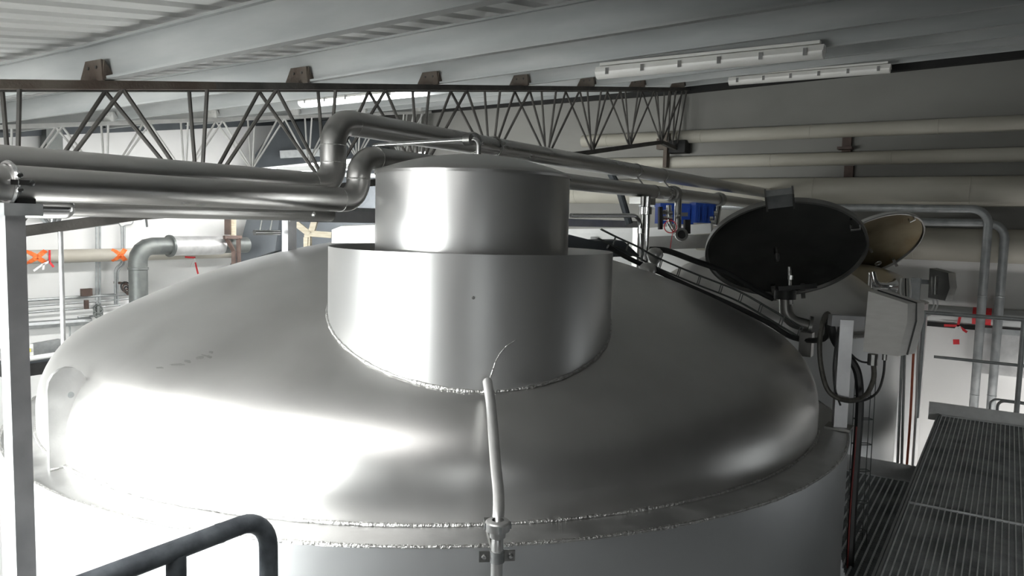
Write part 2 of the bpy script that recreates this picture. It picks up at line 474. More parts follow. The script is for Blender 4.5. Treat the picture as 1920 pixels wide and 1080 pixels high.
MB().bar((-8.06, 5.45, zc(5.45)+.09), (-8.06, 9.65, zc(9.65)+.09), .1, .02).build('housing', WHITEP, tt)
strip_light = daylight('light_strip_glow', (-8.12, 6.9, zc(6.9)-.07), (R(0), R(34), 0), .12, 5.0, 150, (1, .995, .97))
for yy in (7.25, 8.5):
    MB().bar((-8.015, yy, zc(yy)), (-8.015, yy+.05, zc(yy+.05)), .066, .15).build('joint_clip', GALV, tt)

# ------------------------------------------------------------------ lamps (unlit fluorescent battens)
def lamp(label, Y, x0, x1, zc_, dm=None):
    t = thing('fluorescent_lamp', label, 'ceiling lamp', ((x0+x1)/2, Y, zc_), 'enclosed fluorescent lamps under the purlins')
    n = 10; r = .055
    prof = []
    for i in range(n+1):
        a = PI+PI*i/n; prof.append((Y+r*math.cos(a), zc_+r*.9*math.sin(a)))
    MB().prism([(x0, py, pz) for py, pz in prof], (x1-x0, 0, 0)).build('diffuser', dm or CREAMP, t)
    MB().prism([(x0-.005, Y-r*1.02, zc_), (x0-.005, Y+r*1.02, zc_), (x0-.005, Y+r*.6, zc_+.045), (x0-.005, Y-r*.6, zc_+.045)], (x1-x0+.01, 0, 0)).build('housing', CREAMP, t)
    MB().box(((x0+x1)/2, Y, zc_+.065), (x1-x0-.05, .05, .022)).build('mounting_rail', CREAMP, t)
    for i in range(6):
        xx = x0+.11+(x1-x0-.22)*i/5
        MB().box((xx, Y-r*1.03, zc_+.0), (.028, .012, .05)).build('clip', CHROME, t)
        MB().box((xx, Y+r*1.03, zc_+.0), (.028, .012, .05)).build('clip', CHROME, t)
    return t
lamp('nearer, larger unlit fluorescent lamp under the dark purlins', purlin_y(3)-.13, -2.89, -1.16, aY(1335, 117, 5.61).z)
la_, lb_ = aY(566, 193, 5.61), aY(800, 169, 5.61)
lamp('brightly lit fluorescent lamp behind the truss left of the unlit ones', purlin_y(3)-.13, la_.x, lb_.x, (la_.z+lb_.z)/2, LIT)
lamp('farther, smaller unlit fluorescent lamp close to the far wall', 9.2, -2.96, -1.21, aY(1516, 141, 9.2).z)

# ================================================================== BIG TANK
TC = Vector((-2.751, 3.501, 0)); TR = 2.2; DR = 2.06; LZ = 0.60
def dome_profile(r0, zb, rk, Rc, n=10, nc=26):
    cx = r0-rk; zcn = zb-math.sqrt((Rc-rk)**2-cx**2); ang = math.atan2(zb-zcn, cx)
    out = []
    for i in range(n+1):
        a = ang*i/n; out.append((cx+rk*math.cos(a), zb+rk*math.sin(a)))
    for i in range(1, nc+1):
        b = ang+(PI/2-ang)*i/nc; out.append((max(Rc*math.cos(b), 0), zcn+Rc*math.sin(b)))
    out[-1] = (0, out[-1][1]); return out
DP = dome_profile(DR, .702, .385, 3.882)
_dr = np.array([p[0] for p in DP])[::-1]; _dz = np.array([p[1] for p in DP])[::-1]
def dome_z(x, y):
    r = math.hypot(x-TC.x, y-TC.y)
    return float(np.interp(r, _dr, _dz))
tank = thing('fermenting_tank', 'huge stainless steel tank with domed top filling the foreground', 'tank', (TC.x, TC.y, ZF))
MB().lathe([(0, ZF), (TR, ZF), (TR, LZ)], TC, 128).build('body', BODYST, tank)
MB().lathe([(TR, LZ-.004), (TR+.004, LZ), (DR-.03, LZ+.012)], TC, 128).build('ledge', LEDGE, tank)
MB().lathe([(DR, LZ)]+DP, TC, 128).build('dome', STEEL, tank)
def weld_path(pts, r, name='weld_bead', parent=tank):
    pts = [Vector(p) for p in pts]
    return MB().tube(pts, r, 5, False, radii=[r*random.uniform(.6, 1.35) for _ in pts]).build(name, WELD, parent, 60)
NW = 300
weld_path([TC+Vector((math.cos(2*PI*i/NW)*(TR-.004), math.sin(2*PI*i/NW)*(TR-.004), LZ)) for i in range(NW+1)], .007)
weld_path([TC+Vector((math.cos(2*PI*i/NW)*(DR+.004), math.sin(2*PI*i/NW)*(DR+.004), LZ+.014)) for i in range(NW+1)], .006)
# collar (open cylinder) and vent stack
CC = Vector((-1.856, 2.527, 0)); CR = .578; CZ = 1.487
def open_cyl(c, r, top, n=128, th=.004):
    vs = []; fs = []
    for i in range(n):
        a = 2*PI*i/n; d = Vector((math.cos(a), math.sin(a), 0))
        zb = dome_z(c.x+d.x*r, c.y+d.y*r)-.015
        vs += [c+d*r+Vector((0, 0, zb)), c+d*r+Vector((0, 0, top)), c+d*(r-th)+Vector((0, 0, top)), c+d*(r-th)+Vector((0, 0, zb))]
    for i in range(n):
        j = (i+1) % n
        for k_ in range(3): fs.append((i*4+k_, j*4+k_, j*4+k_+1, i*4+k_+1))
    return MB().add(vs, fs)
open_cyl(CC, CR, CZ).build('collar', COLLAR, tank)
NC = 160
weld_path([CC+Vector((math.cos(2*PI*i/NC)*(CR+.003), math.sin(2*PI*i/NC)*(CR+.003), dome_z(CC.x+math.cos(2*PI*i/NC)*CR, CC.y+math.sin(2*PI*i/NC)*CR)+.004)) for i in range(NC+1)], .006)
SR = .395; SZ = 1.785; SCc = Vector((-1.856, 2.527, 0))
st = MB().lathe([(SR, 1.1), (SR, SZ)], SCc, 96).build('vent_stack', COLLAR, tank)
lidp = [(SR+.004, SZ-.008), (SR+.006, SZ+.002), (SR+.001, SZ+.008)]
for i in range(1, 13):
    a = i/12; lidp.append(((SR)*(1-a), SZ+.008+.075*(1-(1-a)**2)))
lidp[-1] = (0, lidp[-1][1])
MB().lathe(lidp, SCc, 96).build('stack_lid', STEEL, tank)
# rivet mark on collar
q = P(921, 556, 1); d = ray(921, 556); 
a = math.atan2(-d.y, -d.x)+.04
MB().lathe([(0, .004), (.005, .003), (.006, 0)], CC+Vector((math.cos(a)*CR, math.sin(a)*CR, 1.34)), 8, (math.cos(a), math.sin(a), 0)).build('rivet', DARKST, tank)
def dome_hit(x_, y_):
    r_ = ray(x_, y_); t_ = 1.5
    while t_ < 6:
        p_ = EYE+r_*t_
        if p_.z < dome_z(p_.x, p_.y): return p_
        t_ += .004
STAIN = mat('water_stain', (.40, .395, .385), (.46, .455, .445), 30, .3, .4, .9)
for (x_, y_, l_, w_, a_) in ((388, 668, .030, .012, .6), (375, 671, .018, .010, .9), (352, 678, .022, .007, .5), (333, 684, .035, .006, .9), (300, 690, .02, .005, .8), (396, 661, .014, .006, .4)):
    p_ = dome_hit(x_, y_); e_ = .01
    n_ = Vector((-(dome_z(p_.x+e_, p_.y)-dome_z(p_.x-e_, p_.y))/(2*e_), -(dome_z(p_.x, p_.y+e_)-dome_z(p_.x, p_.y-e_))/(2*e_), 1)).normalized()
    ax_ = (Vector((math.cos(a_-.6), math.sin(a_-.6), 0))-n_*Vector((math.cos(a_-.6), math.sin(a_-.6), 0)).dot(n_)).normalized(); ay_ = n_.cross(ax_)
    vs = [p_+n_*.002]+[p_+n_*.0015+ax_*l_*math.cos(2*PI*i/14)*(1+.2*math.sin(3*i))+ay_*w_*math.sin(2*PI*i/14)*(1+.25*math.cos(2*i)) for i in range(14)]
    MB().add(vs, [(0, i+1, (i+1) % 14+1) for i in range(14)]).build('water_stain', STAIN, tank)
def collar_hit(x_, y_):
    r_ = ray(x_, y_); t_ = 2.0
    while t_ < 4:
        p_ = EYE+r_*t_
        if math.hypot(p_.x-CC.x, p_.y-CC.y) < CR+.001: return p_
        t_ += .002
MB().tube([collar_hit(*q_) for q_ in ((918, 712), (922, 698), (928, 680), (936, 664), (948, 650), (966, 638))], .0025, 5, r_end=.0008).build('weld_scar', WELD, tank)
# low cover plate behind the collar
pa, pb = P(622, 456, 3.75), P(622, 431, 3.75); pc, pd = P(640, 424, 3.75), P(760, 419, 3.75); pe = P(760, 456, 3.75)
off = ray(690, 440)*.45; off.z = 0
MB().prism([pa, pb, pc, pd, pe], off).build('cover_plate', COLLAR, tank)
# lifting lug on the left of the dome
lx = Vector((-.33, -1, 0)).normalized()
lb = TC+lx*2.0; side = Vector((lx.y, -lx.x, 0))*-1
def lug(angle_px):
    base = aZ(158, 862, .62); rad = Vector((base.x-TC.x, base.y-TC.y, 0)).normalized()
    base = TC+rad*2.085+Vector((0, 0, .60)); tang = Vector((-rad.y, rad.x, 0))
    H = .40; poly = []
    inn = -.16
    pts2 = [(.03, 0), (.03, H-.08)]
    for i in range(9):
        t = PI*i/8; pts2.append((-.04+.07*math.cos(t), H-.08+.08*math.sin(t)))
    pts2 += [(-.11, H-.10), (-.11, .02)]
    poly = [base+rad*a_+Vector((0, 0, b_)) for a_, b_ in pts2]
    l_ = MB().prism([p_-tang*.011 for p_ in poly], tang*.022).build('lifting_lug', LEDGE, tank)
    e = base+rad*-.05+Vector((0, 0, H-.11))
    MB().tube([e-tang*.0125, e+tang*.0125], .012, 14).build('eye_hole', GALV, l_)
    weld_path([base+rad*.0+tang*.014+Vector((0, 0, .012)), base+rad*.03+tang*.014+Vector((0, 0, .012))], .006, 'weld_bead', l_)
lug(0)
# drain pipe from the collar over the edge
d0 = P(915, 722, 2.50); 
pA = aZ(912, 722, dome_z(CC.x, CC.y-CR)+.02)
def on_plane(x, y, fwd): return P(x, y, fwd)
dr = [P(914, 716, 2.545), P(921, 760, 2.42), P(930, 880, 2.235), P(936, 930, 2.16), P(936, 985, 2.13), P(931, 1080, 2.10)]
low = dr[-1]; dr[-2] = Vector((low.x, low.y, dr[-2].z)); dr.append(Vector((low.x, low.y, -.4)))
drp = fillet(dr, .05, 5)
drain = MB().tube(drp, .0165, 16).build('drain_pipe', SATIN, tank)
def on_drain(x, y):
    r_ = ray(x, y); best = min(drp, key=lambda p_: (p_-(EYE+r_*((p_-EYE).dot(fw)))).length); return (best-EYE).dot(fw)
zu = P(935, 978, 2.12).z
ax = Vector((0, 0, 1)); c0 = Vector((low.x, low.y, zu))
un = MB().lathe([(.0165, -.034), (.022, -.03), (.023, -.012), (.034, -.010), (.0345, .012), (.031, .016), (.0165, .018)], c0, 24).build('union_nut', SATIN, drain)
for k_ in range(4):
    t = PI/4+k_*PI/2
    MB().box(c0+Vector((math.cos(t)*.033, math.sin(t)*.033, .001)), (.010, .007, .019), Matrix.Rotation(t, 3, 'Z')).build('grip_slot', GALV, un)
zk = P(932, 1041, 2.1).z; ck = Vector((low.x, low.y, zk))
rt = Vector((rx.x, rx.y, 0)).normalized()
outw = Vector((low.x-TC.x, low.y-TC.y, 0)).normalized(); sidew = Vector((-outw.y, outw.x, 0))
cl = MB().lathe([(.0167, -.016), (.0205, -.016), (.0205, .016), (.0167, .016)], ck, 20).build('pipe_clamp', GALV, drain)
for s in (-1, 1):
    MB().bar(ck+sidew*s*.019, ck+sidew*s*.05, .006, .03).build('clamp_ear', DARKST, cl)
    MB().lathe([(0, .009), (.006, .008), (.0085, .003), (.0085, 0)], ck+sidew*s*.037+outw*.003, 8, outw).build('clamp_bolt', CHROME, cl)
MB().bar(ck-outw*.02, ck-outw*(math.hypot(low.x-TC.x, low.y-TC.y)-TR+.01), .02, .02).build('clamp_stay', DARKST, cl)

# ================================================================== FRONT LEFT: handrail, square post
hr = thing('handrail', 'grey painted tubular handrail end in the bottom left foreground', 'handrail', (-1.41, 1.0, 0))
e1 = aZ(488, 975, .90)
rail = [Vector((e1.x-.01, -1.0, .90)), Vector((e1.x-.01, e1.y+.03, .90)), Vector((e1.x+.0, e1.y+.03, 0.0))]
MB().tube(fillet(rail, .075, 8), .0215, 18).build('top_rail', RAILM, hr)
mp = aZ(312, 1040, .88)
MB().tube([(e1.x-.01, mp.y, 0), (e1.x-.01, mp.y, .89)], .0205, 16).build('upright', RAILM, hr)
MB().tube([(e1.x-.01, -1.0, .45), (e1.x-.01, e1.y+.03, .45)], .015, 12).build('mid_rail', RAILM, hr)
for yv in (e1.y-.10, ):
    MB().lathe([(.0222, -.004), (.0226, 0), (.0222, .004)], (e1.x-.01, yv, .90), 18, (0, 1, 0)).build('weld_ring', RAILM, hr)
for dx, yv in ((0, e1.y+.03), (-.01, mp.y)):
    MB().box((e1.x+dx, yv, .006), (.1, .1, .012)).build('foot_plate', RAILM, hr)

PX2, PZ2, PX1 = -2.35, 1.674, -2.5
pp = aX(20, 390, PX2)
sp = thing('support_post', 'tall square steel post at the left edge holding the front pipe', 'post', (pp.x, pp.y, ZF))
MB().box((pp.x, pp.y, (ZF+1.585)/2), (.052, .052, 1.585-ZF)).build('post', POSTM, sp)
MB().box((pp.x+.01, pp.y+.01, 1.60), (.09, .10, .034)).build('head_plate', GALV, sp)
MB().box((pp.x, pp.y+.03, 1.628), (.05, .05, .028)).build('saddle_block', BLACK, sp)
rg = MB().ring((PX2, pp.y-.005, PZ2), (0, 1, 0), .056, .007, 32, 6).build('pipe_clip', CHROME, sp)
cp = aX(28, 342, PX2+.062)
for k_, (dy, dz) in enumerate(((0, .02), (0, -.02), (.03, 0))):
    MB().lathe([(0, .014), (.008, .012), (.011, .004), (.011, 0)], Vector((PX2+.05, pp.y+dy, PZ2+.0+dz)), 8, (1, 0, 0)).build('clip_bolt', CHROME, rg)
MB().box((PX2+.056, pp.y+.005, PZ2), (.012, .06, .014)).build('clip_lug', CHROME, rg)

# ================================================================== BIG OVERHEAD PIPES
def overhead(label, X, z0, z1, Yj, r, Yend, group='jogged overhead stainless pipes'):
    t = thing('overhead_pipe', label, 'pipe', (X, NEAR_Y, z0), group)
    path = [(X, NEAR_Y+.05, z0), (X, Yj, z0), (X, Yj+.0001, z1), (X, Yend, z1)]
    pts = fillet(path, r*1.75, 9)
    MB().tube(pts, r, 28).build('tube', PIPE, t)
    for (yy, zz, ax_) in ((Yj-r*2.2, z0, (0, 1, 0)), (Yj, z0+r*1.9, (0, 0, 1)), (Yj, z1-r*1.9, (0, 0, 1)), (Yj+r*2.2, z1, (0, 1, 0))):
        MB().ring((X, yy, zz), ax_, r, .0016, 32, 5).build('weld_seam', WELD, t)
    return t
yj1 = aX(625, 270, PX1).y; yj2 = aX(672, 330, PX2).y
p1 = overhead('rear overhead pipe with the tall jog, passing above the vent stack', PX1, 1.733, 2.02, yj1, .056, FAR_Y-.05)
p2 = overhead('front overhead pipe with the short jog, clamped to the square post', PX2, PZ2, 1.86, yj2, .050, 8.6)
# pipe clip on the rear pipe beside the stack
for xx in (885, 925):
    yy = aX(xx, 268, PX1).y
    c_ = MB().ring((PX1, yy, 2.02), (0, 1, 0), .060, .005, 28, 6).build('pipe_clip', DARKST, p1)
    MB().tube([(PX1, yy, 1.96), (PX1, yy, dome_z(PX1, yy))], .006, 8).build('clip_stem', DARKST, c_)
    MB().lathe([(0, .02), (.008, .018), (.008, 0)], (PX1+.06, yy, 2.02), 8, (1, 0, 0)).build('clip_bolt', CHROME, c_)
for xx, yy_ in ((1190, 300), (1240, 320)):
    yy = aX(xx, 340, PX1).y
    MB().tube([(PX1, yy, 2.0), (PX2, yy-.1, 1.87)], .006, 8).build('hanger_rod', CHROME, p1)
    MB().ring((PX1, yy, 2.02), (0, 1, 0), .058, .004, 28, 6).build('pipe_clip', DARKST, p1)
# shackles on the front pipe
for xx in (1225, 1250):
    yy = aX(xx, 360, PX2).y
    MB().ring((PX2, yy, 1.86), (0, 1, 0), .052, .004, 28, 6).build('pipe_clip', DARKST, p2)
yy = aX(1205, 380, PX2).y
MB().box((PX2, yy, 1.78), (.09, .28, .05)).build('pipe_saddle', DARKST, p2)
for xx, nm in ((1262, 0), (1348, 1)):
    c_ = aX(xx, 365, PX2)
    MB().lathe([(.05, -.05), (.066, -.045), (.07, 0), (.066, .045), (.05, .05)], (PX2, c_.y, 1.86), 24, (0, 1, 0)).build('branch_saddle', DARKST, p2)

# lower pipes under the front pipe
lp = thing('lower_pipe', 'stainless pipe running just below the two overhead pipes', 'pipe', (-2.62, NEAR_Y, 1.56))
e_ = aX(620, 397, -2.62)
MB().tube([(-2.62, NEAR_Y+.05, 1.612), (-2.62, e_.y, 1.612)], .031, 22).build('tube', PIPE, lp)
MB().lathe([(0, .014), (.008, .012), (.012, .004), (.012, 0)], (-2.59, e_.y-.13, 1.612), 8, (1, 0, 0)).build('plug_screw', CHROME, lp)
cpx = thing('capped_pipe', 'short stainless pipe with a rounded end cap beside the square post', 'pipe', (-2.45, .3, 1.57))
e_ = aX(118, 390, -2.47)
pr = [(.034, -1.6), (.034, 0)]+[(.034*math.cos(a*PI/16), .034*math.sin(a*PI/16)) for a in range(1, 8)]+[(0, .034)]
MB().lathe(pr, (-2.47, e_.y, e_.z), 22, (0, 1, 0)).build('tube', CHROME, cpx)
MB().ring((-2.47, e_.y-.14, e_.z), (0, 1, 0), .034, .0015, 24, 5).build('weld_seam', WELD, cpx)

# frame of square tube carrying the pipes over the dome
FX = -3.35
fr = thing('pipe_support_frame', 'square tube frame standing on the dome under the pipes', 'support frame', (-2.62, 2.1, 1.2))
fa = aX(545, 408, FX); fb = aX(1196, 420, FX)
FZ = 1.605
MB().bar((FX, fa.y-.03, FZ), (FX, fb.y, FZ), .06, .07).build('beam', POSTM, fr)
MB().bar((FX, fa.y, FZ+.045), (FX, fa.y+1.1, FZ+.045), .10, .022).build('top_plate', GALV, fr)
MB().box((FX, fa.y-.01, (FZ+dome_z(FX, fa.y))/2), (.05, .06, FZ-dome_z(FX, fa.y)+.02)).build('leg', POSTM, fr)
MB().box((FX, fb.y-.03, (FZ+.2)/2), (.06, .06, FZ-.2)).build('leg', DARKST, fr)
g1, g2 = aX(477, 436, FX), aX(524, 436, FX)
MB().tube([(FX, g1.y, g1.z), (FX, g2.y, g1.z)], .014, 12).build('cross_tube', CHROME, fr)
for xx in (487, 506):
    g = aX(xx, 436, FX); MB().tube([(FX, g.y, g.z), (FX+.02, g.y, 1.58)], .004, 6).build('hanger_rod', CHROME, fr)

# small cleaning pipe into the stack lid
cip = thing('cleaning_pipe', 'thin stainless cleaning pipe bending down into the stack lid', 'pipe', (SCc.x, SCc.y, SZ))
top = SCc+Vector((0, 0, SZ+.07))
pl = P(897, 297, 3.10); ez = P(897, 262, 3.1).z
a0 = P(700, 273, 3.35)
pth = fillet([a0, P(880, 262, 3.12), Vector((pl.x, pl.y, ez)), Vector((pl.x, pl.y, SZ+.03))], .035, 6)
MB().tube(pth, .0105, 14).build('tube', CHROME, cip)
dirp = (P(880, 262, 3.12)-a0).normalized()
un = MB().lathe([(.011, -.02), (.024, -.018), (.024, .014), (.015, .018), (.011, .02)], P(879, 262, 3.12), 18, dirp).build('union_nut', DARKST, cip)

# ================================================================== TANKS BEHIND
def small_tank(label, c, r, lz, h, bodym, name='fermenting_tank'):
    c = Vector((*c, 0))
    t = thing(name, label, 'tank', (c.x, c.y, ZF))
    MB().lathe([(0, ZF), (r, ZF), (r, lz)], c, 80).build('body', bodym, t)
    MB().lathe([(r, lz-.003), (r+.003, lz), (r-.10, lz+.01)], c, 80).build('ledge', LEDGE, t)
    rk = r*.2; r0 = r-.09
    # crown radius for the wanted height
    Rc = r0*1.2
    for _ in range(40):
        cx = r0-rk; zz = -math.sqrt(max((Rc-rk)**2-cx**2, 0))+Rc
        Rc *= 1+(zz-h)*.4
    MB().lathe([(r0, lz)]+dome_profile(r0, lz+.08, rk, Rc, 8, 16), c, 80).build('dome', STEEL, t)
    NW = 160
    weld_path([c+Vector((math.cos(2*PI*i/NW)*r, math.sin(2*PI*i/NW)*r, lz)) for i in range(NW+1)], .006, 'weld_bead', t)
    return t
t2 = small_tank('second domed steel tank behind the open dark hatch', (-1.80, 6.78), 1.12, .80, .55, CLAD)
t3 = small_tank('third, smallest steel tank near the far wall by the walkway end', (-1.42, 8.95), .75, .86, .30, CLAD)

# ------------------------------------------------------------------ open hatches
def hatch(label, px, py, d, rpx, aspect, tilt_deg, inner, outer, latch, flip=1):
    C = P(px, py, d); v = ray(px, py).normalized()
    iu = (up-v*up.dot(v)).normalized(); ir = v.cross(iu)
    t_ = R(tilt_deg)
    maj = ir*math.cos(t_)+iu*math.sin(t_); mnr = -ir*math.sin(t_)+iu*math.cos(t_)
    cphi = aspect; sphi = math.sqrt(1-aspect**2)
    nrm = (-v*cphi - mnr*sphi*flip).normalized()         # underside faces the viewer and down
    rad = rpx*d/FPX
    ecross = nrm.cross(maj)                              # in-plane, minor direction
    if ecross.dot(iu) < 0: ecross = -ecross
    t = thing('tank_hatch', label, 'hatch', C-ecross*rad)
    t['group'] = 'open round tank hatches'
    sh = [(rad, .0), (rad, -.03), (rad*.9, -.07), (rad*.6, -.13), (rad*.3, -.15), (0, -.155)]
    MB().lathe(sh, C, 64, nrm).build('shell', outer, t)
    MB().lathe([(rad+.002, -.004), (rad+.002, .008), (rad*.975, .008), (rad*.965, -.012)], C, 64, nrm).build('rim', DARKST, t)
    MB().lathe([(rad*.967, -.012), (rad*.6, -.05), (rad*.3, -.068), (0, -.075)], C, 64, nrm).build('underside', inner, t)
    if latch:
        q = C+ecross*(rad+.03)
        rot = Matrix((maj, ecross, nrm)).transposed()
        l = MB().box(q, (.17, .10, .06), rot).build('latch_block', GALV, t)
        MB().box(q+ecross*.05+nrm*.01, (.15, .05, .05), rot).build('latch_plate', GALV, l)
        for s in (-1, 1): MB().box(q+maj*s*.08, (.012, .14, .07), rot).build('latch_cheek', DARKST, l)
    # hinge arms at the foot
    for s in (-1, 1):
        q = C-ecross*rad*.98+maj*s*.1
        rot = Matrix((maj, ecross, nrm)).transposed()
        MB().box(q-nrm*.02, (.03, .16, .04), rot).build('hinge_arm', DARKST, t)
    # handle on the right edge
    q = C+maj*rad*.88+ecross*rad*.42
    MB().tube([q+nrm*.0, q+nrm*.045, q-maj*.05+nrm*.045, q-maj*.05], .008, 8).build('handle', CHROME, t)
    q = C-maj*rad*.10-ecross*rad*.22
    MB().lathe([(0, .03), (.012, .025), (.016, 0), (.016, -.05)], q-nrm*.04, 12, nrm).build('spray_boss', DARKST, t)
    return t, C, nrm, maj, ecross, rad
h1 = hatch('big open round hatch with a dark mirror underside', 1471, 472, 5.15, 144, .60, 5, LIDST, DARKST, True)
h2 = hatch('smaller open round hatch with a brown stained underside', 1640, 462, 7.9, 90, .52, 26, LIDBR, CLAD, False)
q = h2[1]-h2[3]*h2[5]*.1-h2[4]*h2[5]*.72
o = MB().ring(q-h2[2]*.01, h2[2], .03, .01, 16, 6); o = o.build('sight_hole', CHROME, [c for c in bpy.data.objects if c.get('label', '').startswith('smaller open')][0])

# ================================================================== WALKWAYS
def grating(label, name, x0, x1, y0, y1, z, pitch, bw, hgt, cross, crw, m_, group='steel grating panels', clip=False):
    t = thing(name, label, 'grating', ((x0+x1)/2, y0, z-hgt), group)
    me = MB().box((0, 0, 0), (bw, y1-y0-.01, hgt)).mesh('bearing_bar', m_)
    n = int((x1-x0)/pitch)
    for i in range(n+1):
        xx = x0+i*pitch
        if clip:                                     # bars stop short of the round tank
            dx = xx-TC.x; ys = max(y0, TC.y+math.sqrt(max((TR+.03)**2-dx*dx, 0))) if dx < TR+.03 else y0
            MB().box((xx, (ys+y1)/2, z-hgt/2), (bw, y1-ys-.01, hgt)).build('bearing_bar', m_, t)
            continue
        put('bearing_bar', me, t, (xx, (y0+y1)/2, z-hgt/2))
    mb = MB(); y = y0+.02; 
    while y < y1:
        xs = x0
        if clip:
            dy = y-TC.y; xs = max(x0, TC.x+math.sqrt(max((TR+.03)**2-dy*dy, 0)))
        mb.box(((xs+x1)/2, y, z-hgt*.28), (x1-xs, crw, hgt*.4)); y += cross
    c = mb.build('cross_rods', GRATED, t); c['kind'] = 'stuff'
    for yy in ((y1,) if clip else (y0, y1)):
        MB().box(((x0+x1)/2, yy, z-hgt/2+.001), (x1-x0+.01, .006, hgt+.004)).build('end_bar', m_, t)
    return t
WX0, WX1, YC = -.415, .66, 4.97
grating('near grating panel of the walkway at the bottom right', 'grating_panel', WX0+.02, WX1, 2.2, YC, 0, .031, .0065, .03, .022, .004, GRATE)
grating('far grating panel of the walkway leading to the white wall', 'grating_panel', WX0+.02, WX1, YC+.01, 7.55, 0, .031, .0065, .03, .022, .004, GRATE)
grating('bare steel plank grating under the photographer', 'grating_panel', WX0+.02, WX1, -1.05, 2.19, 0, .062, .004, .03, .05, .004, GRATE)
lowx = -.98
grating('narrow lower grating strip beside the big tank', 'lower_grating', lowx, WX0-.045, 2.6, 5.75, -.11, .0375, .009, .03, .03, .004, GRATE, clip=True)
wf = thing('walkway_frame', 'galvanised channel frame with kick plates under the walkway', 'walkway', (0, 2, -.2))
MB().box((WX0-.012, 3.25, -.06), (.012, 8.7, .13)).build('side_channel', GALV, wf)
MB().box((WX0+.004, 3.25, -.02), (.012, 8.7, .04)).build('edge_angle', GALV, wf)
MB().box((WX1+.02, 3.25, -.06), (.012, 8.7, .13)).build('side_channel', GALV, wf)
MB().box((.22, 7.60, .02), (1.45, .012, .16)).build('kick_plate', GALVL, wf)
MB().box((-.70, 5.79, -.07), (.62, .012, .13)).build('kick_plate', GALVL, wf)
MB().box((-.61, 4.75, -.19), (.30, .06, .08)).build('cross_beam', GALV, wf)
for yy in (-.5, 2.2, 4.97, 7.5):
    MB().box((.12, yy, -.10), (1.1, .05, .10)).build('cross_beam', GALVD, wf)
    for xx in (WX0, WX1):
        MB().box((xx, yy, (ZF-.15)/2), (.06, .06, -ZF-.15)).build('column', GALVD, wf)
for x_, y_ in ((-.47, 2.7), (-.69, 5.7)):
    MB().box((x_, y_, (ZF-.16)/2), (.05, .05, -ZF-.16)).build('column', GALVD, wf)
# guard rail across the far end
gr = thing('guard_rail', 'galvanised guard rail across the far end of the walkway', 'guard rail', (.3, 7.68, 0))
ra, rb = aY(1700, 583, 7.68), aY(1920, 606, 7.68)
MB().tube([(-.62, 7.68, ra.z), (1.2, 7.68, ra.z)], .018, 12).build('top_rail', GALV, gr)
ra2 = aY(1745, 668, 7.68)
MB().tube([(-.50, 7.68, ra2.z), (1.2, 7.68, ra2.z)], .013, 12).build('mid_rail', GALV, gr)
q = aY(1912, 700, 7.68)
MB().tube([(q.x, 7.68, -.08), (q.x, 7.68, ra.z)], .021, 12).build('upright', GALV, gr)
MB().tube([(1.19, 7.68, -.08), (1.19, 7.68, ra.z)], .021, 12).build('upright', GALV, gr)
MB().tube([(-.60, 7.68, -.08), (-.60, 7.68, ra.z)], .018, 12).build('upright', GALV, gr)
# small hooped rail beyond
hp = thing('hoop_rail', 'small bent tube hoop behind the walkway kick plate', 'rail', aY(1880, 790, 8.3))
a_, b_ = aY(1868, 790, 8.3), aY(1868, 750, 8.3)
MB().tube(fillet([(a_.x, 8.3, -.6), (a_.x, 8.3, b_.z), (a_.x+.6, 8.3, b_.z), (a_.x+.6, 8.3, -.6)], .06), .013, 12).build('hoop', GALV, hp)
MB().tube(fillet([(a_.x-.06, 8.5, -.6), (a_.x-.06, 8.5, b_.z-.03), (a_.x+.5, 8.5, b_.z-.03), (a_.x+.5, 8.5, -.6)], .06), .011, 12).build('hoop', GALV, hp)

# ================================================================== FAR WALL PIPES
def wall_pipe(label, z, r, x0, x1, y, m_=CREAM, step=1.35, name='wall_pipe', ph=0):
    t = thing(name, label, 'pipe', (x0, y, z), 'long lagged pipes on the far wall')
    MB().tube([(x0, y, z), (x1, y, z)], r, 24).build('lagging', m_, t)
    x = x0+.4+ph
    while x < min(x1, 1.2):
        MB().ring((x, y, z), (1, 0, 0), r, .004, 24, 5).build('joint_band', m_, t); x += step
    return t
wall_pipe('topmost cream lagged pipe along the far wall', 2.77, .083, -5.2, XR-.02, 9.70)
wall_pipe('second cream lagged pipe from the top on the far wall', 2.44, .078, -4.9, XR-.02, 9.70, ph=.6)
wall_pipe('third, much thicker beige pipe along the far wall', 2.05, .165, -7.5, XR-.02, 9.62, ph=.3, step=1.6)
wall_pipe('lowest thick beige pipe on the far wall behind the hatches', 1.47, .18, -3.4, XR-.02, 9.60, ph=.5, step=1.6)
for (x_, zt, zb, nm) in ((-1.70, 2.44, 2.75, 'stained bracket between the top two wall pipes'), (-1.66, 2.05, 2.36, 'stained bracket under the second wall pipe')):
    t = thing('pipe_bracket', nm, 'bracket', (x_, 9.8, zt))
    MB().box((x_, 9.79, (zt+zb)/2), (.10, .07, zb-zt)).build('plate', BROWN, t)
    MB().box((x_, 9.70, zt+.02+.10), (.16, .14, .03)).build('shelf', BROWN, t)
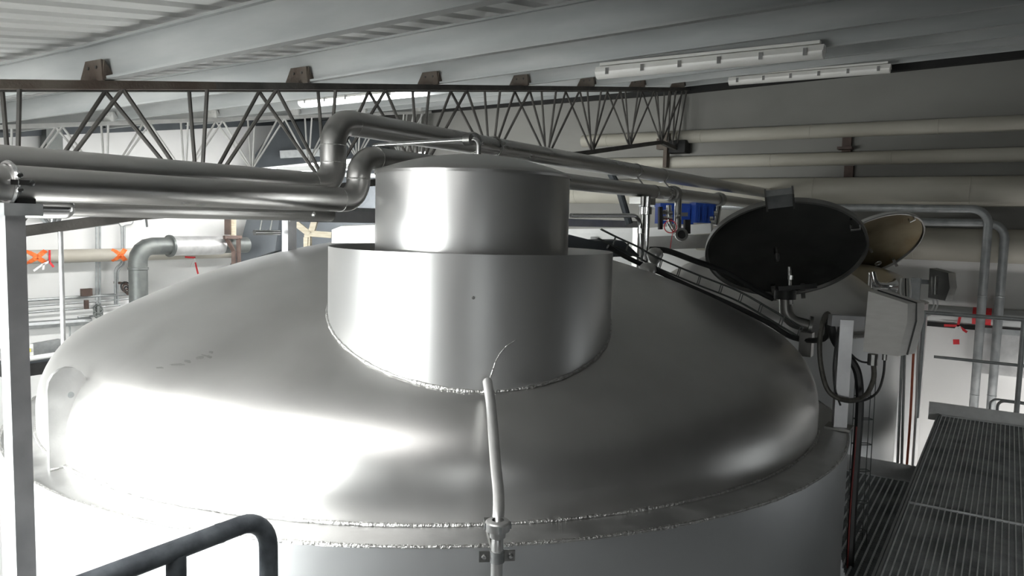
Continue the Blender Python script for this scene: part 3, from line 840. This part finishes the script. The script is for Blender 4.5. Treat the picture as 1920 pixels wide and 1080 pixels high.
# truss bearing at the wall
tb = thing('bearing_bracket', 'rusty bracket and post carrying the dark truss at the far wall', 'bracket', (-3.6, 9.7, 2.0))
bb = aY(1250, 275, 9.55)
MB().box((bb.x, 9.55, bb.z-.05), (.05, .10, .45)).build('post', RUST, tb)
MB().box((bb.x+.12, 9.65, bb.z), (.26, .2, .16)).build('seat_block', BLACKP, tb)
MB().box((bb.x-.06, 9.60, bb.z+.04), (.16, .12, .14)).build('gusset', RUST, tb)
for (a_, b_, lb_) in (((1200, 392), (1855, 0), 'outer galvanised wall pipe turning down beside the guard rail'), ((1700, 419), (1886, 0), 'inner galvanised wall pipe turning down beside the guard rail')):
    y = 9.30 if a_[0] == 1200 else 9.38
    q = aY(b_[0], a_[1], y); s_ = aY(a_[0], a_[1], y)
    t = thing('drop_pipe', lb_, 'pipe', (q.x, y, ZF), 'galvanised pipes dropping down the far wall')
    MB().tube(fillet([(s_.x, y, q.z), (q.x, y, q.z), (q.x, y, ZF)], .16, 8), .043, 18).build('tube', GALV, t)
    for zz in (.95, -.1): MB().ring((q.x, y, zz), (0, 0, 1), .043, .004, 18, 5).build('socket', GALV, t)
# pipe with red tape at walkway height
rp = thing('taped_pipe', 'grey pipe with red tape low on the far wall at the right', 'pipe', (0, 9.6, .9))
za = aY(1830, 592, 9.62).z
MB().tube([(-1.2, 9.62, za), (XR-.05, 9.62, za)], .09, 20).build('tube', PURL, rp)
for (xa, xb) in ((1822, 1858),):
    p_, q_ = aY(xa, 604, 9.53), aY(xb, 604, 9.53)
    o = MB().tube([(p_.x, 9.62, za), (q_.x, 9.62, za)], .0925, 20, True).build('tape_band', RED, rp)
MB().box((1.0, 9.80, za-.15), (4.0, .03, .05)).build('pipe_shadow', BLACKP, rp)  # black strip stands in for the shade under the pipe

def ribbon(label, pts_list, f_, cols):
    t = thing('tape_knot', label, 'tape', f_(*pts_list[0][0]))
    for pts, c in zip(pts_list, cols):
        w3 = [f_(x_, y_) for x_, y_ in pts]
        mb = MB(); wd = .055 if len(pts) == 2 and pts[0][0] == 1787 else .026
        for i in range(len(w3)-1):
            mb.bar(w3[i], w3[i+1]+(w3[i+1]-w3[i])*.08, wd, .004, Vector((0, 1, 0)) if abs(w3[0].y-9.525) < .01 else Vector((1, 0, 0)))
        mb.build('tape_strip', c, t)
    return t
ribbon('red and white barrier tape knotted on the low pipe at right', [[(1800, 594), (1796, 612)], [(1770, 610), (1796, 611), (1812, 622)], [(1796, 612), (1786, 625), (1778, 640)], [(1798, 612), (1806, 628), (1800, 632)], [(1787, 641), (1798, 641)]], lambda x_, y_: aY(x_, y_, 9.525), [RED, RED, WHITEP, WHITEP, RED])
ju = thing('junction_duct', 'grey box duct on the wall behind the drop pipes', 'duct', aY(1890, 650, 9.7))
q = aY(1880, 655, 9.7); MB().box((q.x+.25, 9.72, q.z-.05), (.9, .18, .45)).build('box', GALVL, ju)
MB().box((q.x+.25, 9.70, q.z+.2), (1.0, .2, .06)).build('lid', GALV, ju)

# unseen light added on the lower floor to brighten the far wall
fl = thing('added_wall_light', 'added light below the walkway brightening the far white wall', 'fill light', (.75, 8.45, -1.3))
MB().box((.75, 8.40, -1.0), (2.6, .05, .22)).build('housing', GALV, fl)
MB().box((.75, 8.43, -1.0), (2.5, .012, .18)).build('diffuser', WHITEP, fl)
for xx in (-.3, 1.8): MB().box((xx, 8.38, (ZF-1.0)/2), (.05, .05, -ZF-1.0)).build('stand', GALVD, fl)
ll = daylight('added_wall_beam', (.75, 8.47, -1.0), (R(100), 0, 0), 2.5, .18, 38, (1, .98, .95))

# ================================================================== CONTROL BOXES ON POSTS
D1 = 3.93
cb = thing('terminal_box', 'stainless wedge shaped terminal box on a post at the tank edge', 'terminal box', aZ(1572, 800, LZ))
base = aZ(1573, 803, LZ+.005)
topz = P(1590, 592, D1).z
MB().box((base.x, base.y, (LZ+topz)/2), (.062, .062, topz-LZ), Matrix.Rotation(R(20), 3, 'Z')).build('post', POSTM, cb)
MB().box((base.x, base.y, LZ+.012), (.12, .12, .012)).build('foot_plate', DARKST, cb)
dd = (base+Vector((0, 0, .5))-EYE).dot(fw)
MB().bar(P(1556, 600, dd), P(1630, 604, dd), .05, .055).build('arm', POSTM, cb)
poly = [P(x_, y_, dd-.04) for x_, y_ in ((1628, 546), (1702, 570), (1701, 604), (1684, 668), (1618, 659))]
ext = Vector((.06, .16, 0))
bx = MB().prism(poly, ext).build('housing', BOXST, cb)
rim = [poly[0], poly[1], poly[2], poly[3]]
MB().tube([p_+ext*.5+(ray(1660, 600)*-.0) for p_ in rim], .006, 6).build('door_gasket', BLACK, bx)
for (x_, rr_, hh) in ((1637, .024, .055), (1659, .012, .03)):
    c_ = P(x_, 664, dd-.0); MB().tube([c_, c_-Vector((0, 0, hh))], rr_, 10).build('cable_gland', DARKST, bx)

def hose(label, pts, r, m_, name='hose', cat='hose', group=None, k=7, n=8):
    o = MB().tube(smooth([P(*p_) for p_ in pts], k), r, n).build(name, m_)
    return tag(o, label, cat, group)
hose('thick corrugated hose looping from the box gland to the arm', [(1637, 678, dd), (1638, 710, dd), (1622, 742, dd-.02), (1590, 751, dd-.04), (1555, 735, dd-.04), (1540, 690, dd), (1537, 640, dd), (1544, 600, dd+.02), (1552, 588, dd+.04), (1556, 600, dd+.06)], .0125, HOSE, 'corrugated_hose')
hose('thin cable hanging from the small gland of the near box', [(1659, 672, dd), (1656, 705, dd), (1645, 735, dd), (1622, 750, dd+.03), (1600, 752, dd+.05)], .006, BLACK, 'cable', 'cable')
hose('thick black hose hanging behind the post of the near box', [(1556, 602, dd+.08), (1566, 640, dd+.1), (1590, 668, dd+.12), (1608, 700, dd+.12), (1612, 760, dd+.12), (1606, 850, dd+.12), (1600, 940, dd+.12), (1592, 1080, dd+.12)], .021, BLACK, 'hose')
hose('thin black cable dropping from the arm in a narrow loop', [(1576, 600, dd+.03), (1568, 640, dd), (1563, 690, dd), (1566, 730, dd), (1576, 760, dd)], .005, BLACK, 'cable', 'cable')
hose('thin cable curving from under the near box back to the post', [(1632, 680, dd), (1615, 678, dd+.03), (1600, 668, dd+.05), (1588, 650, dd+.06), (1580, 610, dd+.06)], .005, BLACK, 'cable', 'cable')
hose('red cable running down beside the dark hose by the tank', [(1606, 800, dd+.10), (1602, 860, dd+.10), (1594, 960, dd+.10), (1588, 1080, dd+.10)], .004, DRED, 'cable', 'cable')
# second box behind
D2 = 7.1
cb2 = thing('terminal_box', 'grey terminal box on a post farther back by the second hatch', 'terminal box', P(1712, 640, D2))
q0 = P(1710, 640, D2); z1 = P(1710, 520, D2).z
MB().box((q0.x, q0.y, (.86+z1)/2-.1), (.075, .075, z1-.66)).build('post', GALV, cb2)
MB().bar(P(1708, 527, D2), P(1745, 529, D2), .05, .04).build('arm', GALV, cb2)
poly = [P(x_, y_, D2-.05) for x_, y_ in ((1743, 503), (1778, 512), (1781, 540), (1772, 564), (1740, 558))]
bx2 = MB().prism(poly, (.05, .14, 0)).build('housing', DARKST, cb2)
MB().bar(P(1756, 518, D2-.08), P(1755, 552, D2-.08), .022, .02, fw).build('door_handle', CHROME, bx2)
for i, xx in enumerate((1750, 1757)):
    MB().tube(smooth([P(xx, 560, D2), P(xx, 575, D2), P(xx-12, 590, D2), P(xx-35, 596, D2)]), .008, 6).build('lead', WHITEP, bx2)
for i in range(5):
    hose(['left', 'second', 'middle', 'fourth', 'right'][i]+' cable of the bundle at the far box post', [(1690+i*4, 522, D2-.1), (1688+i*5, 545, D2-.12), (1694+i*3, 575, D2-.12), (1700+i*2, 620, D2-.1)], .007, [WHITEP, GALV, BLACK, GALV, WHITEP][i], 'cable', 'cable', 'cables bundled at the far box post', 5, 6)
hose('white cable with blue ties down the third tank side', [(1702, 575, D2-.2), (1724, 582, D2-.25), (1727, 600, D2-.25), (1722, 640, D2-.25), (1718, 760, D2-.25), (1710, 890, D2-.25)], .011, WHITEP, 'cable', 'cable')
hose('orange cable down the third tank side', [(1702, 582, D2-.2), (1716, 588, D2-.25), (1718, 610, D2-.25), (1713, 660, D2-.25), (1707, 780, D2-.25), (1699, 890, D2-.25)], .011, ORCAB, 'cable', 'cable')
for k_, (a_, b_) in enumerate((((1692, 640), (1682, 890)), ((1697, 640), (1690, 890)))):
    tag(MB().tube([P(*a_, D2-.2), P(*b_, D2-.2)], .012, 8).build('conduit', GALV), ['left grey conduit on the tank side by the orange cable', 'right grey conduit on the tank side by the orange cable'][k_], 'conduit', 'conduits on the tank side')

# wire ladder trays
def wire_tray(label, pts, width, upv, step=.12, r=.0035, cat='cable tray', gap=.05):
    path = smooth(pts, 8); t = thing('wire_cable_tray', label, cat, path[0])
    upv = Vector(upv).normalized()
    for s in (0, 1):
        for g in (0, 1):
            MB().tube([p_+upv*width*s+ (fw*gap*g) for p_ in path], r, 5).build('side_wire', GALVD, t)
    acc = 0; last_ = path[0]; mbn = 0
    for p_ in path:
        acc += (p_-last_).length; last_ = p_
        if acc > step:
            acc = 0
            MB().tube([p_, p_+upv*width, p_+upv*width+fw*gap, p_+fw*gap, p_], r, 5, False).build('cross_wire', GALVD, t)
    return t
wire_tray('wire cable tray climbing over the far shoulder of the big tank', [P(1122, 446, 4.75), P(1150, 460, 4.8), P(1190, 478, 4.9), P(1230, 500, 4.9), P(1300, 530, 4.85), P(1380, 562, 4.8), P(1440, 596, 4.7), P(1500, 632, 4.6)], .06, (.2, .2, 1))
wire_tray('upright wire cable tray beside the dark hose at the tank edge', [P(1612, 700, 4.15), P(1606, 800, 4.15), P(1600, 900, 4.15), P(1590, 1080, 4.15)], .09, rx, .11, .0028)
hose('thick black cable lying along the tray over the tank shoulder', [(1140, 462, 4.8), (1180, 485, 4.85), (1240, 512, 4.85), (1300, 540, 4.8), (1380, 575, 4.7), (1440, 605, 4.6), (1490, 634, 4.5), (1545, 635, 4.3), (1552, 600, 4.2)], .016, BLACK, 'hose', 'hose')
hose('second black hose above the tray running to the big hatch', [(1218, 468, 5.2), (1250, 470, 5.2), (1300, 488, 5.2), (1360, 510, 5.2), (1420, 545, 5.2), (1450, 560, 5.2)], .02, BLACK, 'hose', 'hose')
brk = thing('tray_bracket', 'dark steel bracket where the cables leave the tank shoulder', 'bracket', P(1512, 650, 4.45))
MB().box(P(1512, 645, 4.45), (.07, .07, .14)).build('plate', DARKST, brk)
MB().box(P(1353, 588, 4.72), (.05, .05, .10)).build('plate', GALV, brk)

# black valve elbow
ve = thing('valve_elbow', 'black butterfly valve with lever above a steel elbow behind the tank', 'valve', P(1470, 600, 5.0))
MB().tube(fillet([P(1472, 545, 5.0), P(1474, 600, 5.0), P(1518, 612, 4.95)], .13, 8), .042, 18).build('elbow', DARKST, ve)
v_ = (P(1522, 613, 4.95)-P(1500, 608, 4.97)).normalized()
MB().lathe([(.04, -.01), (.068, -.01), (.068, .01), (.04, .01)], P(1518, 612, 4.95), 20, v_).build('flange', DARKST, ve)
MB().lathe([(.05, -.03), (.07, -.03), (.07, .03), (.05, .03)], P(1472, 552, 5.0), 20).build('valve_body', BLACK, ve)
MB().bar(P(1460, 541, 4.95), P(1531, 536, 4.9), .03, .028).build('lever', BLACK, ve)
MB().tube([P(1480, 500, 4.98), P(1482, 575, 4.98)], .011, 10).build('spindle', CHROME, ve)
for yy in (520, 553, 566):
    MB().lathe([(0, -.016), (.018, -.014), (.018, .014), (0, .016)], P(1482, yy, 4.97), 8).build('spindle_nut', CHROME, ve)
# elbow behind second hatch
v2 = thing('valve_elbow', 'bright steel elbow with flared end under the brown hatch', 'valve', P(1640, 540, 7.3))
MB().tube(fillet([P(1635, 510, 7.3), P(1640, 535, 7.3), P(1670, 536, 7.3)], .1, 7), .034, 16).build('elbow', CHROME, v2)
MB().lathe([(.034, 0), (.05, .05), (.072, .07), (.06, .07)], P(1664, 536, 7.3), 18, rx).build('flare', CHROME, v2)
q_ = P(1635, 512, 7.3); MB().tube([q_, (q_.x, q_.y, ZF)], .03, 12).build('riser', DARKST, v2)
hose('orange sheathed cable under the brown hatch', [(1590, 520, 7.2), (1610, 530, 7.2), (1640, 550, 7.1), (1690, 575, 7.0)], .012, ORCAB, 'cable', 'cable')

# ================================================================== VALVES HANGING UNDER THE FRONT PIPE
DV = (Vector((PX2, aX(1262, 365, PX2).y, 1.86))-EYE).dot(fw)
vv = thing('sampling_valve', 'steel valve and open pipe end hanging under the front pipe', 'valve', P(1262, 400, DV))
MB().tube(fillet([P(1272, 362, DV), P(1270, 440, DV)], .05), .03, 14).build('drop_tube', CHROME, vv)
MB().tube(fillet([P(1254, 385, DV), P(1254, 420, DV), P(1266, 437, DV)], .06), .022, 14).build('side_tube', CHROME, vv)
MB().lathe([(.034, 0), (.052, 0), (.056, .012), (.052, .024), (.034, .024)], P(1277, 440, DV-.05), 24, -fw).build('open_end_ring', CHROME, vv)
MB().lathe([(0, 0), (.036, .002)], P(1277, 440, DV-.06), 24, -fw).build('open_end', BLACK, vv)
MB().tube([P(1282, 436, DV+.14), P(1277, 440, DV-.04)], .04, 18).build('end_tube', DARKST, vv)
for (x_, y_) in ((1247, 398), (1257, 400), (1247, 409), (1257, 410), (1271, 406)):
    MB().lathe([(0, -.018), (.02, -.015), (.02, .015), (0, .018)], P(x_, y_, DV-.02), 8, rx).build('nut', CHROME, vv)
MB().bar(P(1270, 402, DV), P(1289, 402, DV), .03, .03).build('actuator', DARKST, vv)
MB().bar(P(1238, 388, DV), P(1238, 430, DV), .03, .03).build('lever', BLACK, vv)
MB().bar(P(1288, 412, DV), P(1288, 438, DV), .05, .03).build('lever', BLACK, vv)
t = MB().ring(P(1257, 425, DV-.06), fw, .05, .004, 28, 5).build('tag_ring', RED, vv)
MB().tube([P(1262, 430, DV-.06), P(1258, 455, DV-.06), P(1256, 471, DV-.06)], .003, 5).build('tag_cord', RED, vv)
DV2 = (Vector((PX2, aX(1348, 372, PX2).y, 1.86))-EYE).dot(fw)
v3 = thing('sampling_valve', 'second steel valve on the front pipe half hidden by the big hatch', 'valve', P(1345, 400, DV2))
MB().tube([P(1347, 378, DV2), P(1340, 422, DV2)], .036, 14).build('drop_tube', CHROME, v3)
for (x_, y_) in ((1333, 410), (1341, 400), (1335, 417)):
    MB().lathe([(0, -.02), (.026, -.017), (.026, .017), (0, .02)], P(x_, y_, DV2-.03), 8, rx).build('nut', CHROME, v3)
# blue gear motors behind
def blue_box(label, x0, y0, x1, y1, d, depth, dark):
    t = thing('gear_motor', label, 'motor', P((x0+x1)/2, y1, d), 'blue gear motors')
    a_, b_ = P(x0, y1, d), P(x1, y1, d); z = P(x0, y0, d).z
    c_ = (a_+b_)/2; wd = (b_-a_).length
    rot = Matrix.Rotation(YAW, 3, 'Z')
    off_ = Vector((fw.x, fw.y, 0)).normalized()*depth/2
    h_ = z-c_.z
    MB().box(Vector((c_.x, c_.y, c_.z+h_/2))+off_, (wd, depth, h_), rot).build('casing', dark, t)
    MB().box(Vector((c_.x, c_.y, c_.z+h_+.012))+off_, (wd*1.05, depth*1.05, .03), rot).build('cover', BLUE, t)
    for s in (-.35, 0, .35):
        MB().box(Vector((c_.x, c_.y, c_.z+h_*.5))+rx*wd*s-off_*.04, (.02, .02, h_*.8), rot).build('cooling_fin', dark, t)
    return t
blue_box('left blue gear motor behind the hanging valve', 1238, 386, 1300, 420, 7.4, .3, BLUE)
blue_box('right blue gear motor next to the big hatch', 1304, 384, 1340, 418, 7.2, .25, BLUE)
blue_box('blue cover box peeping out above the big hatch', 1350, 378, 1396, 384, 7.9, .3, BLUE)
dm = thing('blue_drum', 'dark blue drum rim showing behind the stack lid', 'drum', P(948, 300, 5.2))
c_ = P(948, 297, 5.2)
MB().lathe([(0, 0), (.10, 0), (.105, -.02), (.10, -.05), (.10, -.3)], c_, 28).build('drum_body', BLUED, dm)
wr = thing('support_rail', 'white painted rail below the blue motors', 'rail', P(1265, 430, 7.0))
MB().bar(P(1205, 437, 7.3), P(1335, 428, 7.0), .08, .09).build('rail', WHITEP, wr)
MB().bar(P(1215, 456, 6.9), P(1335, 452, 6.7), .1, .12).build('lower_beam', DARKST, wr)
# chrome small pipes right of stack
cp2 = thing('condensate_pipe', 'thin chrome pipe turning down beside the stack on the right', 'pipe', P(1200, 480, 4.9))
MB().tube(fillet([P(1070, 404, 4.75), P(1200, 404, 5.1), P(1203, 490, 5.1)], .07, 7), .014, 14).build('tube', CHROME, cp2)
MB().lathe([(.014, -.02), (.026, -.016), (.026, .016), (.014, .02)], P(1202, 433, 5.1), 12).build('union_nut', CHROME, cp2)
for (xx, d_, lb_) in ((1216, 5.3, 'upright chrome tube in front of the blue motors'), (1207, 5.5, 'upright dull tube left of the chrome tube')):
    t = thing('riser_tube', lb_, 'pipe', P(xx, 505, d_))
    a_ = P(xx, 368, d_); b_ = P(xx-4, 500, d_)
    MB().tube([a_, Vector((a_.x, a_.y, b_.z))], .016, 14).build('tube', CHROME if xx == 1216 else DARKST, t)
    MB().lathe([(.016, -.03), (.028, -.025), (.028, .025), (.016, .03)], Vector((a_.x, a_.y, P(xx, 395, d_).z)), 12).build('union_nut', CHROME, t)
for (x_, y_, d_, lb_) in ((1228, 478, 5.1, 'upper round steel knob among the cables by the stack'), (1214, 507, 4.7, 'lower round steel knob on the tank shoulder by the stack')):
    t = thing('vent_knob', lb_, 'vent', P(x_, y_, d_))
    MB().lathe([(0, .05), (.03, .045), (.05, .025), (.056, 0), (.045, -.03), (.02, -.06), (.02, -.09)], P(x_, y_, d_), 20).build('cap', STEEL, t)
# dark brace between pipes
tag(MB().tube([P(1145, 325, 6.0), P(1160, 352, 6.0), P(1180, 420, 6.0)], .03, 10).build('brace_tube', DARKM), 'dark slanted brace tube between the overhead pipes', 'brace')
# dark sheet hood behind the stack on the right
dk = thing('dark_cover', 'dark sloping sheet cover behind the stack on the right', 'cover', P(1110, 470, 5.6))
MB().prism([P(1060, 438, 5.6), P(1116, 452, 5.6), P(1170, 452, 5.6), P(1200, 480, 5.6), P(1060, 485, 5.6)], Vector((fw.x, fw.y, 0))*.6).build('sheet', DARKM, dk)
# white wall boards behind
wbp = thing('white_cabinet', 'white cabinet front seen under the frame right of the stack', 'cabinet', P(1130, 450, 8.4))
MB().prism([P(1040, 436, 8.4), P(1186, 434, 8.2), P(1186, 520, 8.2), P(1040, 520, 8.4)], Vector((fw.x, fw.y, 0))*.3).build('carcass', WHITEP, wbp)
MB().bar(P(1112, 444, 8.25), P(1112, 460, 8.25), .05, .06, fw).build('bottle', GALVL, wbp)
MB().bar(P(1040, 434, 8.32), P(1190, 432, 8.12), .06, .05).build('top_trim', WHITEP, wbp)

# ================================================================== LEFT WALL
XW = -10.35
lwp = thing('marked_pipe', 'beige wall pipe with painted orange crosses on the left', 'pipe', (XW, 5, 1.0))
z_ = aX(130, 480, XW).z
MB().tube([(XW, .5, z_), (XW, 8.3, z_)], .088, 22).build('lagging', BEIGE, lwp)
for (xx, ww) in ((70, 26), (226, 20)):
    c_ = aX(xx, 480, XW+.089)
    for s in (-1, 1):
        pts = []
        for i in range(7):
            a = R(-62+i*20.7); f_ = (i/6-.5)
            pts.append(Vector((XW+.0895*math.cos(a), c_.y+s*f_*ww*.0095, z_+.0895*math.sin(a))))
        mb = MB()
        for i in range(6): mb.bar(pts[i], pts[i+1], .06, .003, (pts[i]+pts[i+1])/2-Vector((XW, (pts[i].y+pts[i+1].y)/2, z_)))
        mb.build('cross_mark', ORANGE, lwp)
DLW = 9.7
ribbon('red and white tape tied round the beige pipe near the square post', [[(93, 469), (93, 488)], [(93, 471), (93, 478)], [(93, 490), (78, 497), (64, 507)], [(92, 490), (100, 500)], [(82, 494), (81, 505)]], lambda x_, y_: aX(x_, y_, XW+.092), [RED, WHITEP, WHITEP, RED, WHITEP])
ribbon('red and white tape hanging below the silver duct sleeve', [[(347, 482), (365, 483)], [(365, 483), (366, 496)], [(366, 492), (371, 512)], [(363, 490), (358, 500)]], lambda x_, y_: aX(x_, y_, XW+.092), [RED, WHITEP, RED, WHITEP])
def conduit(label, pts, r, m_=GALV, grp='conduits on the left wall', X=-10.5, fil=.05):
    o = MB().tube(fillet([aX(x_, y_, X) for x_, y_ in pts], fil), r, 8).build('conduit', m_)
    return tag(o, label, 'conduit', grp)
conduit('left conduit of the pair below the beige pipe', [(181, 400), (181, 580)], .016)
conduit('right conduit of the pair below the beige pipe', [(187, 400), (187, 580)], .016)
conduit('kinked conduit reaching the duct elbow, outer one', [(228, 424), (229, 470), (229, 492), (216, 504), (216, 570)], .016)
conduit('kinked conduit reaching the duct elbow, inner one', [(233, 424), (233, 470), (233, 496), (221, 506), (220, 570)], .016)
conduit('thin bent wire conduit above the beige pipe', [(220, 415), (229, 428), (234, 422), (249, 421), (250, 410)], .008)
conduit('upper of the long horizontal wall conduits', [(10, 566), (245, 551)], .022)
conduit('middle of the long horizontal wall conduits', [(10, 578), (245, 560)], .012)
conduit('lower of the long horizontal wall conduits', [(10, 590), (225, 572)], .014)
conduit('flat wall trunking below the horizontal conduits', [(10, 613), (170, 602)], .05)
conduit('hooked thin conduit near the tank shoulder', [(125, 607), (131, 612), (131, 640)], .012)
conduit('short thin conduit right above the tank shoulder', [(146, 595), (180, 592)], .014)
vb = thing('wall_valve', 'small handwheel valve on the conduit pair', 'valve', aX(184, 585, -10.4))
for (xx, yy) in ((184, 580), (184, 588)):
    MB().ring(aX(xx, yy, -10.4), (1, 0, .3), .06, .012, 16, 5).build('handwheel', GALVD, vb)
MB().tube([aX(184, 570, -10.45), aX(184, 596, -10.4)], .035, 8).build('valve_body', GALVD, vb)
br_ = thing('pipe_hanger', 'rusty hanger clamp on the horizontal wall conduits', 'bracket', aX(162, 560, -10.4))
MB().box(aX(162, 548, -10.42), (.05, .14, .10)).build('clamp', BROWN, br_); MB().box(aX(162, 571, -10.42), (.04, .05, .12)).build('stay', BROWN, br_)
br2 = thing('cable_clump', 'dark tangled cable clump beside the duct elbow', 'cables', aX(236, 540, -10.3))
for i in range(4):
    MB().ring(aX(236+i, 538+i*3, -10.3), (1, .2*i, .3), .07-.01*i, .012, 14, 5).build('loop', BROWN if i % 2 else BLACK, br2)
q_ = aX(237, 540, -10.3); MB().bar((XL, q_.y, q_.z+.06), (q_.x, q_.y, q_.z+.06), .03, .03).build('wall_hook', BROWN, br2)
# spiral duct with elbow
XD = -9.7
du = thing('ventilation_duct', 'grey spiral duct with elbow and silver sleeve on the left', 'duct', aX(262, 560, XD))
c0_, c1_, c2_ = aX(261, 620, XD), aX(261, 462, XD), aX(462, 462, XD)
r_d = .118
zc_ = c1_.z
pth = fillet([(XD, c0_.y, c0_.z), (XD, c0_.y, zc_), (XD, c2_.y, zc_)], .20, 4)
MB().tube(pth, r_d, 24).build('tube', GALVD, du, 20)
s0, s1 = aX(322, 462, XD).y, aX(415, 462, XD).y
MB().tube([(XD, s0, zc_), (XD, s1, zc_)], r_d+.018, 24).build('foil_sleeve', GALVL, du)
MB().lathe([(r_d, -.02), (r_d+.035, -.015), (r_d+.035, .015), (r_d, .02)], (XD, s0-.03, zc_), 24, (0, 1, 0)).build('joint_collar', GALVD, du)
MB().lathe([(r_d, -.02), (r_d+.012, -.015), (r_d+.012, .015), (r_d, .02)], (XD, c0_.y, aX(261, 503, XD).z), 24).build('joint_collar', GALVD, du)
# galvanised brace beam with pole
XB = -7.2
bm_ = thing('brace_beam', 'inclined galvanised tube beam with struts left of the tank', 'beam', aX(113, 640, XB))
MB().tube([aX(-40, 446, XB), aX(112, 424, XB)], .034, 14).build('tube', GALV, bm_)
MB().tube([aX(112, 426, XB), aX(220, 412, XB)], .042, 14).build('sleeve', GALV, bm_)
MB().tube([aX(220, 411, XB), aX(340, 402, XB)], .026, 14).build('tube', DARKST, bm_)
MB().bar(aX(268, 400, XB), aX(271, 426, XB), .05, .05, fw).build('end_bracket', GALV, bm_)
for (a_, b_) in (((74, 402), (98, 430)), ((99, 402), (98, 432)), ((114, 402), (100, 428))):
    MB().tube([aX(*a_, XB), aX(*b_, XB)], .024, 10).build('strut', GALV, bm_)
pt = aX(113, 425, XB)
MB().tube([pt, (pt.x, pt.y, ZF)], .022, 12).build('pole', GALVL, bm_)
# things low on the left
tr = thing('wall_trunking', 'grey steel trunking low on the left wall', 'trunking', aX(70, 665, -9.8))
MB().bar(aX(5, 672, -9.8), aX(115, 652, -9.8), .12, .22).build('channel', GALV, tr)
MB().bar(aX(34, 640, -9.7), aX(58, 656, -9.7), .03, .03).build('stay', GALVD, tr)
wt = tag(MB().tube([aX(5, 680, -9.0), aX(110, 664, -9.0)], .028, 12).build('handrail_tube', WHITEP), 'white horizontal tube just left of the tank shoulder', 'rail')
bxk = thing('black_box', 'black box below the white tube left of the tank', 'box', aX(55, 690, -9.2))
MB().box(aX(50, 688, -9.2), (.3, .5, .16)).build('box', BLACK, bxk); MB().box(aX(50, 676, -9.2), (.32, .52, .02)).build('lid', DARKM, bxk)
tagb = thing('device_box', 'small pale switch box with yellow label on the trunking', 'switch box', aX(45, 662, -9.5))
MB().box(aX(45, 663, -9.5), (.10, .16, .22)).build('box', WHITEP, tagb); MB().box(aX(45, 658, -9.44), (.02, .14, .04)).build('yellow_strip', YELLOW, tagb)
# left wall column and corner hood
cl_ = thing('wall_column', 'dark grey steel column against the left wall behind the truss', 'column', aX(97, 300, -10.45))
q = aX(97, 270, -10.45)
MB().box((q.x, q.y, (chord_z(q.y)+1.5)/2), (.16, .20, chord_z(q.y)-1.5)).build('shaft', GALVD, cl_)
MB().box((q.x+.02, q.y-.02, 1.9), (.2, .26, .5)).build('splice', GALVD, cl_)
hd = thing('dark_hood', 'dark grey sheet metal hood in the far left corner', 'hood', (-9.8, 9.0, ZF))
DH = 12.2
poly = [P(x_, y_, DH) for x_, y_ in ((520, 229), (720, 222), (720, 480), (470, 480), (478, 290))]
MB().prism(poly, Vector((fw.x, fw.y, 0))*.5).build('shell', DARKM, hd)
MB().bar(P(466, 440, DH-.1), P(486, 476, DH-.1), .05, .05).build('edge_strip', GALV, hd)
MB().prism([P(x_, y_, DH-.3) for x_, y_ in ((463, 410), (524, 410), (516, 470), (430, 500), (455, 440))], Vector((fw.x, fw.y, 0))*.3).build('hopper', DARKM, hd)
MB().bar(P(526, 290, DH-.12), P(600, 286, DH-.12), .06, .12).build('ledge_strip', GALV, hd)
bf = thing('brown_stand', 'brown steel stand under the end of the silver duct', 'stand', aX(435, 490, -9.5))
for (a_, b_) in (((420, 445), (452, 445)), ((424, 446), (438, 470)), ((438, 470), (438, 560)), ((447, 446), (449, 560))):
    MB().bar(aX(*a_, -9.5), aX(*b_, -9.5), .05, .05, fw).build('leg' if b_[1] > 480 else 'brace', BROWN, bf)
cu = thing('timber_upright', 'pale and brown uprights above the silver duct end', 'post', aX(437, 440, -9.9))
MB().bar(aX(437, 395, -9.9), aX(437, 442, -9.9), .07, .07, fw).build('post', WOOD, cu)
MB().bar(aX(427, 395, -9.9), aX(427, 440, -9.9), .08, .06, fw).build('rear_post', BROWN, cu)
tk = thing('timber_trestle', 'pale timber trestle seen through the frame beside the stack', 'trestle', P(580, 470, 9.0))
for (a_, b_) in (((550, 415), (582, 440)), ((590, 415), (583, 440)), ((577, 440), (574, 640)), ((582, 438), (622, 441))):
    MB().bar(P(*a_, 9.0), P(*b_, 9.0), .07, .06, fw).build('timber', WOOD, tk)
q_ = P(577, 445, 9.0); MB().box((q_.x, q_.y, (q_.z+ZF)/2), (.07, .07, q_.z-ZF)).build('leg', WOOD, tk)
sk = thing('support_rail', 'white wall rail left of the stack below the pipes', 'rail', P(620, 330, 9.4))
MB().bar(P(520, 318, 9.6), P(720, 308, 9.3), .05, .06).build('rail', WHITEP, sk)
MB().bar(P(560, 325, 9.5), P(720, 330, 9.2), .06, .05).build('lower_rail', GALVL, sk)

for o in list(bpy.data.objects):
    if o.type == 'MESH' and len(o.data.vertices) == 0: bpy.data.objects.remove(o)
